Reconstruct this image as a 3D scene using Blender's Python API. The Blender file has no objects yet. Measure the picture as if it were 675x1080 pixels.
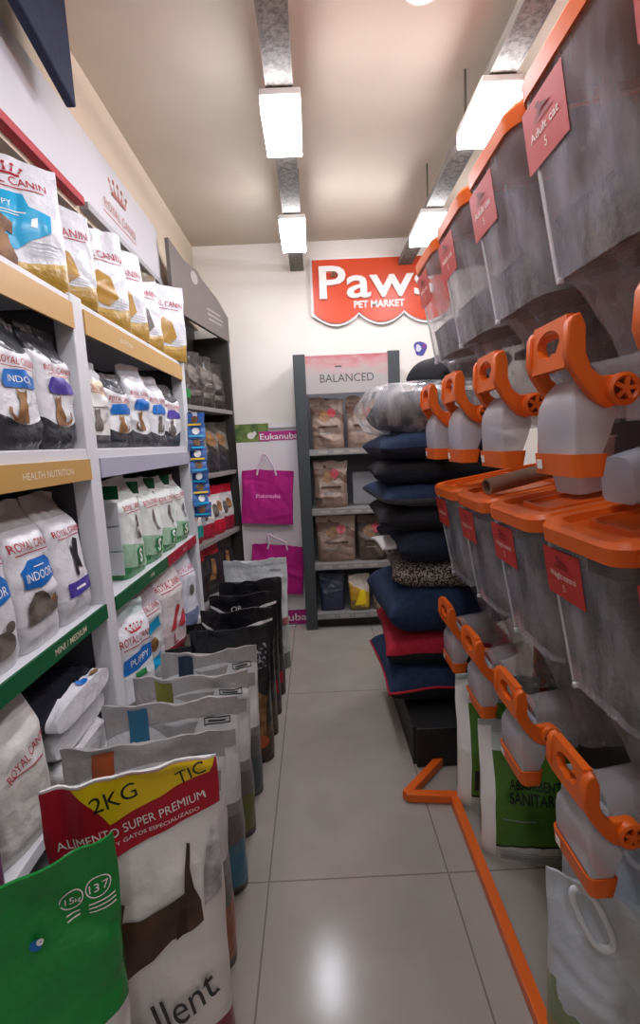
import bpy, math, random
from mathutils import Vector, Matrix, noise
PI = math.pi
SC = bpy.context.scene
COL = SC.collection
SC.view_settings.view_transform = 'Standard'
SC.view_settings.look = 'None'
SC.view_settings.gamma = 1
SC.view_settings.use_curve_mapping = False
SC.view_settings.exposure = 0.66

# ------------------------------------------------------------------ camera
def make_camera():
    p, r, yw = [math.radians(v) for v in (8.291, -2.653, 0.351)]
    fw = Vector((math.sin(yw)*math.cos(p), math.cos(yw)*math.cos(p), -math.sin(p)))
    rt = Vector((math.cos(yw), -math.sin(yw), 0))
    up = rt.cross(fw)
    R = math.cos(r)*rt + math.sin(r)*up
    U = -math.sin(r)*rt + math.cos(r)*up
    cam = bpy.data.cameras.new('camera')
    o = bpy.data.objects.new('camera', cam)
    COL.objects.link(o)
    m = Matrix((R, U, -fw)).transposed().to_4x4()
    m.translation = Vector((0, 0, 1.48))
    o.matrix_world = m
    cam.sensor_fit = 'VERTICAL'
    cam.sensor_height = 24
    cam.lens = 24*500/1080
    cam.clip_start = 0.02
    SC.camera = o
make_camera()

# ------------------------------------------------------------------ materials
def lin(h):
    h = h.lstrip('#')
    c = [int(h[i:i+2], 16)/255 for i in (0, 2, 4)]
    return tuple((v/12.92 if v <= .04045 else ((v+.055)/1.055)**2.4) for v in c) + (1,)
MC = {}
def new_mat(key):
    m = bpy.data.materials.new(key)
    m.use_nodes = True
    nt = m.node_tree
    return m, nt, nt.nodes['Principled BSDF']
def add_bump(nt, b, scale, strength, dist=.01, detail=3, sy=None):
    tc = nt.nodes.new('ShaderNodeTexCoord')
    n = nt.nodes.new('ShaderNodeTexNoise')
    n.inputs['Scale'].default_value = scale
    n.inputs['Detail'].default_value = detail
    src = tc.outputs['Object']
    if sy:
        mp = nt.nodes.new('ShaderNodeMapping')
        mp.inputs['Scale'].default_value = sy
        nt.links.new(src, mp.inputs['Vector']); src = mp.outputs['Vector']
    nt.links.new(src, n.inputs['Vector'])
    bp = nt.nodes.new('ShaderNodeBump')
    bp.inputs['Strength'].default_value = strength
    bp.inputs['Distance'].default_value = dist
    nt.links.new(n.outputs['Fac'], bp.inputs['Height'])
    nt.links.new(bp.outputs['Normal'], b.inputs['Normal'])
    return n
def plain(h, rough=.5, bump=0, scale=20, metal=0, dist=.01, spec=.5):
    k = ('p', h, rough, bump, scale, metal, spec)
    if k in MC: return MC[k]
    m, nt, b = new_mat('paint_'+h)
    b.inputs['Base Color'].default_value = lin(h)
    b.inputs['Roughness'].default_value = rough
    b.inputs['Metallic'].default_value = metal
    b.inputs['Specular IOR Level'].default_value = spec
    if bump: add_bump(nt, b, scale, bump, dist)
    MC[k] = m
    return m
def foil(h, rough=.32): return plain(h, rough, .6, 26, dist=.02)
def mottled(h1, h2, scale, rough=.6, lo=.4, hi=.6, bump=0, detail=4, metal=0):
    k = ('m', h1, h2, scale, rough, lo, hi, bump, metal)
    if k in MC: return MC[k]
    m, nt, b = new_mat('mottled_'+h1)
    tc = nt.nodes.new('ShaderNodeTexCoord')
    n = nt.nodes.new('ShaderNodeTexNoise')
    n.inputs['Scale'].default_value = scale; n.inputs['Detail'].default_value = detail
    nt.links.new(tc.outputs['Object'], n.inputs['Vector'])
    r = nt.nodes.new('ShaderNodeValToRGB')
    r.color_ramp.elements[0].position = lo; r.color_ramp.elements[0].color = lin(h1)
    r.color_ramp.elements[1].position = hi; r.color_ramp.elements[1].color = lin(h2)
    nt.links.new(n.outputs['Fac'], r.inputs['Fac'])
    nt.links.new(r.outputs['Color'], b.inputs['Base Color'])
    b.inputs['Roughness'].default_value = rough
    b.inputs['Metallic'].default_value = metal
    if bump:
        bp = nt.nodes.new('ShaderNodeBump'); bp.inputs['Strength'].default_value = bump; bp.inputs['Distance'].default_value = .01
        nt.links.new(n.outputs['Fac'], bp.inputs['Height']); nt.links.new(bp.outputs['Normal'], b.inputs['Normal'])
    MC[k] = m
    return m
def banded(bands, rough=.32, slope=0, curve=0, bump=.3, scale=22, wob=0):
    """printed horizontal bands: list of (height fraction, colour) from the bottom up"""
    k = ('b', tuple(bands), rough, slope, curve, bump, scale, wob)
    if k in MC: return MC[k]
    m, nt, b = new_mat('printed_film')
    tc = nt.nodes.new('ShaderNodeTexCoord')
    sx = nt.nodes.new('ShaderNodeSeparateXYZ')
    nt.links.new(tc.outputs['Generated'], sx.inputs[0])
    def math_(op, a, c):
        q = nt.nodes.new('ShaderNodeMath'); q.operation = op
        for i, v in enumerate((a, c)):
            if hasattr(v, 'links'): nt.links.new(v, q.inputs[i])
            else: q.inputs[i].default_value = v
        return q.outputs[0]
    x = math_('SUBTRACT', sx.outputs['X'], .5)
    z = math_('ADD', sx.outputs['Z'], math_('MULTIPLY', x, slope))
    z = math_('ADD', z, math_('MULTIPLY', math_('MULTIPLY', x, x), curve))
    if wob:
        n2 = nt.nodes.new('ShaderNodeTexNoise'); n2.inputs['Scale'].default_value = 3
        nt.links.new(tc.outputs['Generated'], n2.inputs['Vector'])
        z = math_('ADD', z, math_('MULTIPLY', math_('SUBTRACT', n2.outputs['Fac'], .5), wob))
    r = nt.nodes.new('ShaderNodeValToRGB'); r.color_ramp.interpolation = 'CONSTANT'
    els = r.color_ramp.elements
    els[0].position = 0; els[0].color = lin(bands[0][1])
    els.remove(els[1])
    for p, c in bands[1:]:
        e = els.new(p); e.color = lin(c)
    nt.links.new(z, r.inputs['Fac'])
    nt.links.new(r.outputs['Color'], b.inputs['Base Color'])
    b.inputs['Roughness'].default_value = rough
    if bump: add_bump(nt, b, scale, bump*1.6, .02)
    MC[k] = m
    return m
def emit(h, s):
    m, nt, b = new_mat('lamp_light')
    b.inputs['Base Color'].default_value = lin(h)
    b.inputs['Emission Color'].default_value = lin(h)
    b.inputs['Emission Strength'].default_value = s
    return m
def clear(h, alpha, rough=.12, bump=0, scale=8, mott=None):
    """thin see-through plastic: part of the light goes straight through"""
    k = ('c', h, alpha, rough, bump, mott)
    if k in MC: return MC[k]
    m, nt, b = new_mat('clear_plastic')
    b.inputs['Base Color'].default_value = lin(h)
    b.inputs['Roughness'].default_value = rough
    b.inputs['Alpha'].default_value = alpha
    b.inputs['Specular IOR Level'].default_value = .6
    if bump: add_bump(nt, b, scale, bump)
    if mott:
        tc = nt.nodes.new('ShaderNodeTexCoord'); n = nt.nodes.new('ShaderNodeTexNoise')
        mp = nt.nodes.new('ShaderNodeMapping'); mp.inputs['Scale'].default_value = (1, 1, .35)
        nt.links.new(tc.outputs['Object'], mp.inputs['Vector']); nt.links.new(mp.outputs['Vector'], n.inputs['Vector'])
        n.inputs['Scale'].default_value = 16; n.inputs['Detail'].default_value = 5
        mr = nt.nodes.new('ShaderNodeMapRange')
        mr.inputs['From Min'].default_value = .35; mr.inputs['From Max'].default_value = .68
        mr.inputs['To Min'].default_value = mott[0]; mr.inputs['To Max'].default_value = mott[1]
        nt.links.new(n.outputs['Fac'], mr.inputs['Value']); nt.links.new(mr.outputs['Result'], b.inputs['Alpha'])
    MC[k] = m
    return m

WHITE = plain('#f2f2f0', .35)
BLACK = plain('#141416', .5)
INK = plain('#1c1c1e', .5)
RED = plain('#b3122c', .45)
SHELF = plain('#d9dade', .4, .05, 30)
GOLD_STRIP = plain('#c39a58', .4)
GREEN_STRIP = plain('#0c5a35', .4)
RED_STRIP = plain('#a3142f', .4)
LILAC_STRIP = plain('#a9a9ba', .4)
ORANGE = plain('#e8681a', .38, .03, 60)
LABEL_RED = plain('#c2352b', .45)
DARK = plain('#24201f', .6)
STEEL = plain('#b9bbbd', .3, metal=.9)

# ------------------------------------------------------------------ mesh building
class MB:
    def __init__(s): s.v = []; s.f = []; s.m = []
    def add(s, vs, fs, m=0):
        n = len(s.v); s.v += [tuple(p) for p in vs]
        for f in fs: s.f.append([i+n for i in f]); s.m.append(m)
        return s
    def box(s, x0, x1, y0, y1, z0, z1, m=0):
        vs = [(x, y, z) for z in (z0, z1) for y in (y0, y1) for x in (x0, x1)]
        return s.add(vs, [(0, 2, 3, 1), (4, 5, 7, 6), (0, 1, 5, 4), (2, 6, 7, 3), (0, 4, 6, 2), (1, 3, 7, 5)], m)
    def loft(s, rings, m=0, cap0=True, cap1=True, closed=True):
        n = len(rings[0]); vs = [p for r in rings for p in r]; fs = []
        for i in range(len(rings)-1):
            for j in range(n if closed else n-1):
                k = (j+1) % n
                fs.append((i*n+j, i*n+k, (i+1)*n+k, (i+1)*n+j))
        if cap0: fs.append(tuple(range(n-1, -1, -1)))
        if cap1: fs.append(tuple((len(rings)-1)*n+j for j in range(n)))
        return s.add(vs, fs, m)
    def tube(s, path, r, m=0, seg=10, closed=False):
        P = [Vector(p) for p in path]; rings = []
        n = len(P)
        t0 = None
        for i in range(n):
            if closed: t = (P[(i+1) % n]-P[i-1])
            else: t = P[min(i+1, n-1)]-P[max(i-1, 0)]
            t.normalize()
            if t0 is None:
                a = Vector((0, 0, 1)) if abs(t.z) < .9 else Vector((1, 0, 0))
                u = t.cross(a).normalized()
            else:
                u = (u - t*u.dot(t)).normalized()
            t0 = t
            w = t.cross(u)
            rr = r[i] if isinstance(r, (list, tuple)) else r
            rings.append([P[i]+u*rr*math.cos(2*PI*j/seg)+w*rr*math.sin(2*PI*j/seg) for j in range(seg)])
        if closed:
            rings.append(rings[0]); return s.loft(rings, m, False, False)
        return s.loft(rings, m)
    def prism(s, poly, fn, t0, t1, m=0):
        """poly in 2D; fn(a,b,t) -> 3D"""
        return s.loft([[fn(a, b, t0) for a, b in poly], [fn(a, b, t1) for a, b in poly]], m)
    def disc(s, c, r, axis, t, m=0, seg=24):
        ax = Vector(axis).normalized(); a = Vector((0, 0, 1)) if abs(ax.z) < .9 else Vector((1, 0, 0))
        u = ax.cross(a).normalized(); w = ax.cross(u); c = Vector(c)
        return s.loft([[c+ax*q+(u*math.cos(2*PI*j/seg)+w*math.sin(2*PI*j/seg))*r for j in range(seg)] for q in (0, t)], m)
    def ball(s, c, r, m=0, n=8):
        rings = []
        for i in range(1, n):
            a = PI*i/n
            rings.append([(c[0]+r*math.sin(a)*math.cos(2*PI*j/12), c[1]+r*math.sin(a)*math.sin(2*PI*j/12), c[2]-r*math.cos(a)) for j in range(12)])
        return s.loft(rings, m)
    def build(s, name, mats, parent=None, smooth=40, bevel=0, tri=False):
        me = bpy.data.meshes.new(name)
        me.from_pydata(s.v, [], s.f)
        if not isinstance(mats, (list, tuple)): mats = [mats]
        for m in mats: me.materials.append(m)
        me.polygons.foreach_set('material_index', s.m)
        if smooth:
            me.shade_smooth() if hasattr(me, 'shade_smooth') else None
            if hasattr(me, 'set_sharp_from_angle'): me.set_sharp_from_angle(angle=math.radians(smooth))
        me.update()
        o = bpy.data.objects.new(name, me)
        COL.objects.link(o)
        if parent: o.parent = parent
        if bevel:
            b = o.modifiers.new('bevel', 'BEVEL'); b.width = bevel; b.segments = 2; b.limit_method = 'ANGLE'; b.angle_limit = math.radians(40)
            b.harden_normals = False
        return o
def tag(o, label, cat, group=None, kind=None):
    if label: o['label'] = label
    if cat: o['category'] = cat
    if group: o['group'] = group
    if kind: o['kind'] = kind
    return o
def thing(name, label, cat, loc=(0, 0, 0), rz=0, group=None):
    o = bpy.data.objects.new(name, None); COL.objects.link(o)
    o.empty_display_size = .05
    o.location = loc; o.rotation_euler = (0, 0, math.radians(rz))
    return tag(o, label, cat, group)
def struct(o): o['kind'] = 'structure'; return o
def copy_tree(o, parent=None):
    c = o.copy(); COL.objects.link(c)
    if parent: c.parent = parent
    for ch in list(o.children): copy_tree(ch, c)
    return c

# ------------------------------------------------------------------ text and decals (all as geometry)
TX = {}
def text_geo(s, bold=0.0, italic=0):
    """letters as triangles, height of capitals = 1, centred on 0,0"""
    k = (s, bold, italic)
    if k in TX: return TX[k]
    cu = bpy.data.curves.new('t', 'FONT'); cu.body = s; cu.size = 1; cu.offset = bold; cu.resolution_u = 3
    cu.shear = italic
    o = bpy.data.objects.new('t', cu); COL.objects.link(o)
    bpy.context.view_layer.update()
    me = bpy.data.meshes.new_from_object(o.evaluated_get(bpy.context.evaluated_depsgraph_get()))
    vs = [(v.co.x, v.co.y) for v in me.vertices]
    me.calc_loop_triangles()
    fs = [tuple(t.vertices) for t in me.loop_triangles]
    # make every letter face +z
    def area(f):
        a, b, c = [vs[i] for i in f]; return (b[0]-a[0])*(c[1]-a[1])-(c[0]-a[0])*(b[1]-a[1])
    fs = [f if area(f) > 0 else f[::-1] for f in fs]
    bpy.data.objects.remove(o); bpy.data.curves.remove(cu); bpy.data.meshes.remove(me)
    x0 = min(v[0] for v in vs); x1 = max(v[0] for v in vs)
    cx = (x0+x1)/2
    vs = [((x-cx)/.69, (y-.345)/.69) for x, y in vs]
    TX[k] = (vs, fs, (x1-x0)/.69)
    return TX[k]
def refine(vs, fs, L):
    """split long triangle edges so a decal can follow a curved surface"""
    vs = list(vs); fs = list(fs)
    for _ in range(7):
        mid = {}; out = []; done = True
        def md(a, b):
            k = (a, b) if a < b else (b, a)
            if k not in mid:
                mid[k] = len(vs); vs.append(((vs[a][0]+vs[b][0])/2, (vs[a][1]+vs[b][1])/2))
            return mid[k]
        def ln(a, b): return math.hypot(vs[a][0]-vs[b][0], vs[a][1]-vs[b][1])
        split = set()
        for f in fs:
            for a, b in ((f[0], f[1]), (f[1], f[2]), (f[2], f[0])):
                if ln(a, b) > L: split.add((min(a, b), max(a, b)))
        if not split: break
        for f in fs:
            a, b, c = f
            e = [(min(p, q), max(p, q)) in split for p, q in ((a, b), (b, c), (c, a))]
            if not any(e): out.append(f); continue
            if sum(e) == 3:
                x, y, z = md(a, b), md(b, c), md(c, a); out += [(a, x, z), (x, b, y), (z, y, c), (x, y, z)]
            elif sum(e) == 1:
                while not ((min(a, b), max(a, b)) in split): a, b, c = b, c, a
                x = md(a, b); out += [(a, x, c), (x, b, c)]
            else:
                while (min(c, a), max(c, a)) in split: a, b, c = b, c, a
                x, y = md(a, b), md(b, c); out += [(x, b, y), (a, x, y), (a, y, c)]
        fs = out
    return vs, fs
def ear_clip(poly):
    from mathutils.geometry import tessellate_polygon
    t = tessellate_polygon([[Vector((a, b, 0)) for a, b in poly]])
    def area(f):
        a, b, c = [poly[i] for i in f]; return (b[0]-a[0])*(c[1]-a[1])-(c[0]-a[0])*(b[1]-a[1])
    return [tuple(f) if area(f) > 0 else tuple(f)[::-1] for f in t]
def decal_geo(d, W, H):
    """decal d -> (2D verts in metres on a W x H face with origin at the bottom centre, tris)"""
    kind = d[0]
    if kind == 'text':
        _, s, u, v, h, m = d[:6]; opt = d[6] if len(d) > 6 else {}
        vs, fs, w = text_geo(s, opt.get('bold', 0), opt.get('italic', 0))
        sx = opt.get('sx', 1)
        if 'fit' in opt: sx = opt['fit']/(w*h)
        a = math.radians(opt.get('rot', 0)); c, q = math.cos(a), math.sin(a)
        bow = opt.get('bow', 0)
        out = []
        for x, y in vs:
            x *= h*sx; y *= h
            y += bow*x*x
            out.append(((u-.5)*W + x*c-y*q, v*H + x*q+y*c))
        return out, fs
    if kind == 'poly':
        pts = [((u-.5)*W, v*H) for u, v in d[1]]
        return pts, ear_clip(pts)
    if kind == 'rect':
        _, u0, v0, u1, v1, m = d[:6]
        pts = [((u-.5)*W, v*H) for u, v in ((u0, v0), (u1, v0), (u1, v1), (u0, v1))]
        return pts, [(0, 1, 2), (0, 2, 3)]
    if kind == 'ell':
        _, u, v, ru, rv, m = d[:6]
        pts = [((u-.5)*W+ru*math.cos(2*PI*i/28), v*H+rv*math.sin(2*PI*i/28)) for i in range(28)]
        return pts, [(0, i, i+1) for i in range(1, 27)]
    if kind == 'ring':
        _, u, v, r, t, m = d[:6]
        pts = []
        for i in range(28):
            a = 2*PI*i/28
            for q in (r, r-t): pts.append(((u-.5)*W+q*math.cos(a), v*H+q*math.sin(a)))
        fs = []
        for i in range(28):
            j = (i+1) % 28; fs += [(2*i, 2*j, 2*j+1), (2*i, 2*j+1, 2*i+1)]
        return pts, fs
def crown(u, v, s, m, W, H):
    """five-ball crown, s = width in metres"""
    out = []
    for i in range(5):
        a = (i-2)/2
        out.append(('ell', u+a*s*.5/W, v+(.25-.09*a*a)*s/H, s*.055, s*.055, m))
        out.append(('poly', [(u+(a*.38-.05)*s/W, v-.02*s/H), (u+(a*.38+.05)*s/W, v-.02*s/H), (u+a*s*.5/W, v+(.2-.09*a*a)*s/H)], m))
    out.append(('rect', u-.43*s/W, v-.12*s/H, u+.43*s/W, v-.04*s/H, m))
    return out
def flat_print(mb, decals, W, H, fn, base, step=.0004):
    """decals on a flat face; fn(x, z, off) -> 3D"""
    for i, d in enumerate(decals):
        vs, fs = decal_geo(d, W, H)
        mi = d[5] if d[0] != 'poly' else d[2]
        mb.add([fn(x, y, base+step*(i % 12)) for x, y in vs], fs, mi)

# ------------------------------------------------------------------ a filled bag (one mesh)
def smooth01(t): t = max(0, min(1, t)); return t*t*(3-2*t)
def bag(name, label, cat, loc, yaw, w, h, d, mats, decals=(), group=None, n=2.6, lean=0, amp=.006, seed=0, box=False,
        top=.06, nv=46, nu=30, roll=0, flare=0, dent=0, pitch=0):
    """mats[0] is the film; decals index the other slots.  local front is -y, base at z = 0"""
    sv = Vector((seed*7.13+.37, seed*3.7, seed*1.91))
    def dp(v):
        a = .82+.18*smooth01(v/.1)
        if box: return a*(1-(1-top)*smooth01((v-.68)/.28))
        return a*(1-(1-top)*smooth01((v-.4)/.54))
    def wp(v): return 1-.05*smooth01((.96-v)/.5)+flare*(v-.5)
    rc = random.Random(seed*31+7)
    CR = []
    for _ in range(9):
        a = rc.choice((rc.gauss(0, .35), rc.gauss(PI/2, .3), rc.uniform(0, PI)))
        CR.append((rc.uniform(-.5, .5)*w, rc.uniform(.15, 1)*h, math.cos(a), math.sin(a), rc.uniform(.05, .16), rc.choice((-1, -1, 1))*amp*rc.uniform(.5, 1.1), rc.uniform(.011, .019)))
    def crease(x, z, y):
        t = 0
        for cx, cz, ca, sa, L, A, sg in CR:
            dx, dz = x-cx+.6*y, z-cz
            al = dx*ca+dz*sa; ac = -dx*sa+dz*ca
            g = (ac/sg)**2+(al/L)**4
            if g < 9: t += A*math.exp(-g)
        return t
    def disp(x, y, z, v):
        q = Vector((x, y, z))
        k = smooth01(v/.08)
        a = noise.noise_vector(q*9+sv)*amp*k
        b = noise.noise_vector(Vector((x*26, y*26, z*7))+sv)*amp*.45*k
        e = noise.noise(Vector((x*7, 0, 0))+sv)
        top_w = amp*(2.2*e+1.4*noise.noise(Vector((x*21, 0, 5))+sv))*max(0, v-.75)/.25
        return Vector((a.x*.5+b.x*.4, a.y*1.2+b.y*1.2 + k*crease(x, z, y) + lean*h*v*v - dent*math.exp(-((x/w*2.6)**2))*smooth01((v-.45)/.5), a.z*.4*k+top_w))
    def pt(x, v, side):
        hw = w/2*wp(v); hd = max(d/2*dp(v), .002)
        a = min(abs(x)/(w/2), 1.0)
        y = side*hd*max(0, (1-a**n))**(1/n)
        X = x*hw/(w/2); z = h*v
        q = disp(X, y, z, v)
        return Vector((X, y, z))+q
    mb = MB(); rings = []
    fr = [-math.cos(PI*i/nu) for i in range(nu+1)]
    if n > 4: fr = [math.copysign(min(1, abs(x)**.8), x) for x in fr]
    for i in range(nv+1):
        v = i/nv
        rings.append([pt(x*w/2, v, -1) for x in fr]+[pt(x*w/2, v, 1) for x in fr[-2:0:-1]])
    mb.loft(rings, 0)
    for i, dc in enumerate(decals):
        vs, fs = decal_geo(dc, w, h)
        vs, fs = refine(vs, fs, .012)
        mi = dc[5] if dc[0] != 'poly' else dc[2]
        off = .0012+amp*.22+.0005*(i % 12)
        out = []
        for x, z in vs:
            x = max(-w/2*.995, min(w/2*.995, x)); v = max(0.002, min(.998, z/h))
            q = pt(x, v, -1); q.y -= off
            if abs(x) > w*.4: q.x += math.copysign(off*.6, x)
            out.append(q)
        mb.add(out, fs, mi)
    o = mb.build(name, mats, smooth=60)
    o.location = loc; o.rotation_euler = (math.radians(pitch), math.radians(roll), math.radians(yaw))
    tag(o, label, cat, group)
    return o

# ================================================================== the room
def floor_mat():
    m, nt, b = new_mat('floor_tiles')
    tc = nt.nodes.new('ShaderNodeTexCoord'); sx = nt.nodes.new('ShaderNodeSeparateXYZ')
    nt.links.new(tc.outputs['Object'], sx.inputs[0])
    def mt(op, a, c=None):
        q = nt.nodes.new('ShaderNodeMath'); q.operation = op
        for i, v in enumerate((a, c)):
            if v is None: continue
            if hasattr(v, 'links'): nt.links.new(v, q.inputs[i])
            else: q.inputs[i].default_value = v
        return q.outputs[0]
    def seam(ax, off, per):
        t = mt('FRACT', mt('DIVIDE', mt('SUBTRACT', ax, off), per))
        return mt('GREATER_THAN', mt('ABSOLUTE', mt('SUBTRACT', t, .5)), .5-.0028/per)
    s = mt('MAXIMUM', seam(sx.outputs['X'], -.224, .615), seam(sx.outputs['Y'], 1.428-12.3, 1.23))
    n = nt.nodes.new('ShaderNodeTexNoise'); n.inputs['Scale'].default_value = 5; n.inputs['Detail'].default_value = 5
    nt.links.new(tc.outputs['Object'], n.inputs['Vector'])
    r = nt.nodes.new('ShaderNodeValToRGB')
    r.color_ramp.elements[0].position = .3; r.color_ramp.elements[0].color = lin('#a19c95')
    r.color_ramp.elements[1].position = .7; r.color_ramp.elements[1].color = lin('#aaa59e')
    nt.links.new(n.outputs['Fac'], r.inputs['Fac'])
    mx = nt.nodes.new('ShaderNodeMixRGB'); mx.inputs['Color2'].default_value = lin('#7d7873')
    nt.links.new(s, mx.inputs['Fac']); nt.links.new(r.outputs['Color'], mx.inputs['Color1'])
    nt.links.new(mx.outputs['Color'], b.inputs['Base Color'])
    b.inputs['Roughness'].default_value = .17
    b.inputs['Specular IOR Level'].default_value = .45
    return m
RX0, RX1, RY0, RY1, RZ = -1.15, 2.1, -2.6, 4.0, 3.05
CEIL = mottled('#c3b5a3', '#cbbeac', 1.5, .9)
WALL = mottled('#efe9e0', '#f3eee6', 2, .85)
SOFF = plain('#d6c6b0', .9)
def shell(name, b, m): return struct(MB().box(*b).build(name, m, smooth=0))
shell('floor', (RX0-.1, RX1+.1, RY0-.1, RY1+.1, -.1, 0), floor_mat())
shell('ceiling', (RX0-.1, RX1+.1, RY0-.1, RY1+.1, RZ, RZ+.1), CEIL)
shell('wall_back', (RX0-.1, RX1+.1, RY1, RY1+.1, 0, RZ), WALL)
shell('wall_left', (RX0-.1, RX0, RY0, RY1, 0, RZ), SOFF)
shell('wall_right', (RX1, RX1+.1, RY0, RY1, 0, RZ), WALL)
shell('wall_front', (RX0, RX1, RY0-.1, RY0, 0, RZ), WALL)
shell('trim_1', (RX0, -.885, RY0, RY1, 2.42, RZ), SOFF)          # boxed-in beam above the left shelves

# ---- ceiling: trays, lamps, downlight
CONC = mottled('#807c74', '#5e5a54', 55, .8, .42, .62, .3)
def tray(label, xc, rods):
    t = thing('cable_tray', label, 'cable tray', (xc, 0, 0), 0, 'cable trays under the ceiling')
    mb = MB().box(-.05, .05, RY0+.01, 3.98, 2.83, 2.84)
    mb.build('tray_bottom', CONC, t, smooth=0)
    for s in (-1, 1):
        MB().box(s*.05-.002, s*.05+.002, RY0+.01, 3.98, 2.828, 2.868).build('tray_side', plain('#77726b', .7), t, smooth=0)
    for y, dx in rods:
        MB().tube([(dx, y, 2.868), (dx, y, RZ)], .005).build('hanger_rod', plain('#6b665f', .5, metal=.5), t)
    return t
tray('grey speckled cable tray running above the middle of the aisle', -.068, [(3.0, .049), (1.2, .049), (-.6, .049)])
tray('grey speckled cable tray above the tall row of clear food bins', .78, [(2.3, -.049), (3.0, -.049), (.8, -.049)])
LAMP = emit('#f6f6ff', 27)
def lamp(label, x, y0, y1):
    t = thing('ceiling_lamp', label, 'lamp', (x, y0, 2.75), 0, 'box lamps under the cable trays')
    L = y1-y0
    MB().box(-.08, .08, 0, L, .05, .076).build('housing', plain('#e9e7e2', .5), t, bevel=.004)
    MB().box(-.076, .076, .004, L-.004, 0, .0505).build('diffuser', LAMP, t, smooth=0)
for lb, x, y0, y1 in (('bright box lamp above the middle of the aisle, nearer one in view', -.068, 2.02, 2.33),
                      ('bright box lamp under the aisle tray close to the back wall', -.068, 3.03, 3.40),
                      ('box lamp above the aisle just over the viewer', -.068, .75, 1.12),
                      ('box lamp above the aisle behind the viewer', -.068, -.9, -.53),
                      ('bright box lamp half hidden behind the tallest clear bins', .78, 2.0, 2.33),
                      ('bright box lamp above the bins close to the back wall', .78, 3.03, 3.40),
                      ('box lamp above the nearest clear bins', .78, .75, 1.12)):
    lamp(lb, x, y0, y1)
t = thing('downlight', 'small round bright downlight in the ceiling right of the aisle tray', 'lamp', (.46, 1.90, RZ))
rings = []
for r_, z_ in ((.075, 0), (.075, -.008), (.06, -.012), (.055, -.004)):
    rings.append([(r_*math.cos(2*PI*j/32), r_*math.sin(2*PI*j/32), z_) for j in range(32)])
MB().loft(rings, 0, False, False).build('trim_ring', WHITE, t)
MB().disc((0, 0, -.001), .054, (0, 0, -1), .004).build('bulb_disc', emit('#fff8f0', 40), t)

# ---- back wall sign
t = thing('wall_sign', 'orange shop sign with scalloped lower edge and white lettering on back wall', 'sign', (.05, 3.985, 2.415))
def scallop(x0, x1, zt, grow):
    pts = [(x0-grow, zt+grow), (x0-grow, .085-grow*.3)]
    n = 3; wS = (x1-x0)/n
    for k in range(n):
        for i in range(13):
            a = i/12
            xx = x0+wS*(k+a); zz = .085-.085*math.sin(PI*a)**.8
            pts.append((xx+(grow*(-1 if k == 0 and i == 0 else 1 if k == n-1 and i == 12 else 0)), zz-grow))
    pts.append((x1+grow, zt+grow))
    return pts
SW = 1.08
p1 = scallop(0, SW, .478, .018); p2 = scallop(0, SW, .478, 0)
MB().prism(p1, lambda a, b, q: (a, q, b), 0, -.02).build('border', WHITE, t)
MB().prism(p2, lambda a, b, q: (a, q, b), -.02, -.034).build('sign_face', plain('#d8471a', .4), t, smooth=30)
def solid_text(s, h, cx, cz, y0, th, name, mat, parent, bold=.02, fit=None, rot=0):
    vs, fs, w = text_geo(s, bold)
    sx = 1 if fit is None else fit/(w*h)
    c, q = math.cos(math.radians(rot)), math.sin(math.radians(rot))
    P = [(cx+x*h*sx*c-y*h*q, cz+x*h*sx*q+y*h*c) for x, y in vs]
    mb = MB()
    mb.add([(x, y0-th, z) for x, z in P], fs)
    from collections import Counter
    ed = Counter()
    for f in fs:
        for a, b in ((f[0], f[1]), (f[1], f[2]), (f[2], f[0])): ed[(a, b)] += 1
    n = len(P)
    bd = [(a, b) for (a, b) in ed if (b, a) not in ed]
    mb.add([(x, y0-th, z) for x, z in P]+[(x, y0, z) for x, z in P], [(b, a, a+n, b+n) for a, b in bd])
    return mb.build(name, mat, parent, smooth=30)
SIGN_W = plain('#f6f2ec', .4)
solid_text('Paws', .235, .50, .305, -.034, .022, 'lettering', SIGN_W, t, bold=.014, fit=.90)
solid_text('PET MARKET', .05, .52, .135, -.034, .006, 'small_lettering', SIGN_W, t, bold=.02, fit=.40)
mb = MB().disc((.165, -.057, .36), .022, (0, -1, 0), .006, seg=20)
mb.build('dot', plain('#7a4a2c', .4), t)

# purple and blue sticker
st = MB()
def blob(cx, cz, r, m, ph, y):
    pts = [(cx+r*(1+.18*math.sin(3*a+ph))*math.cos(a), cz+r*1.25*(1+.12*math.cos(2*a+ph))*math.sin(a)) for a in [2*PI*i/28 for i in range(28)]]
    st.prism(pts, lambda a, b, q: (a, q, b), y, y-.002, m)
blob(0, 0, .05, 0, .4, 0); blob(-.015, .005, .022, 1, 2, -.002); blob(.03, .02, .014, 2, 1, -.002)
o = st.build('wall_sticker', [plain('#4c4f9c', .5), plain('#d9d6e6', .5), plain('#8a3f86', .5)], smooth=30)
o.location = (.90, 3.998, 2.20); tag(o, 'small purple and blue sticker on white wall right of grey stand', 'sticker')

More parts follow.
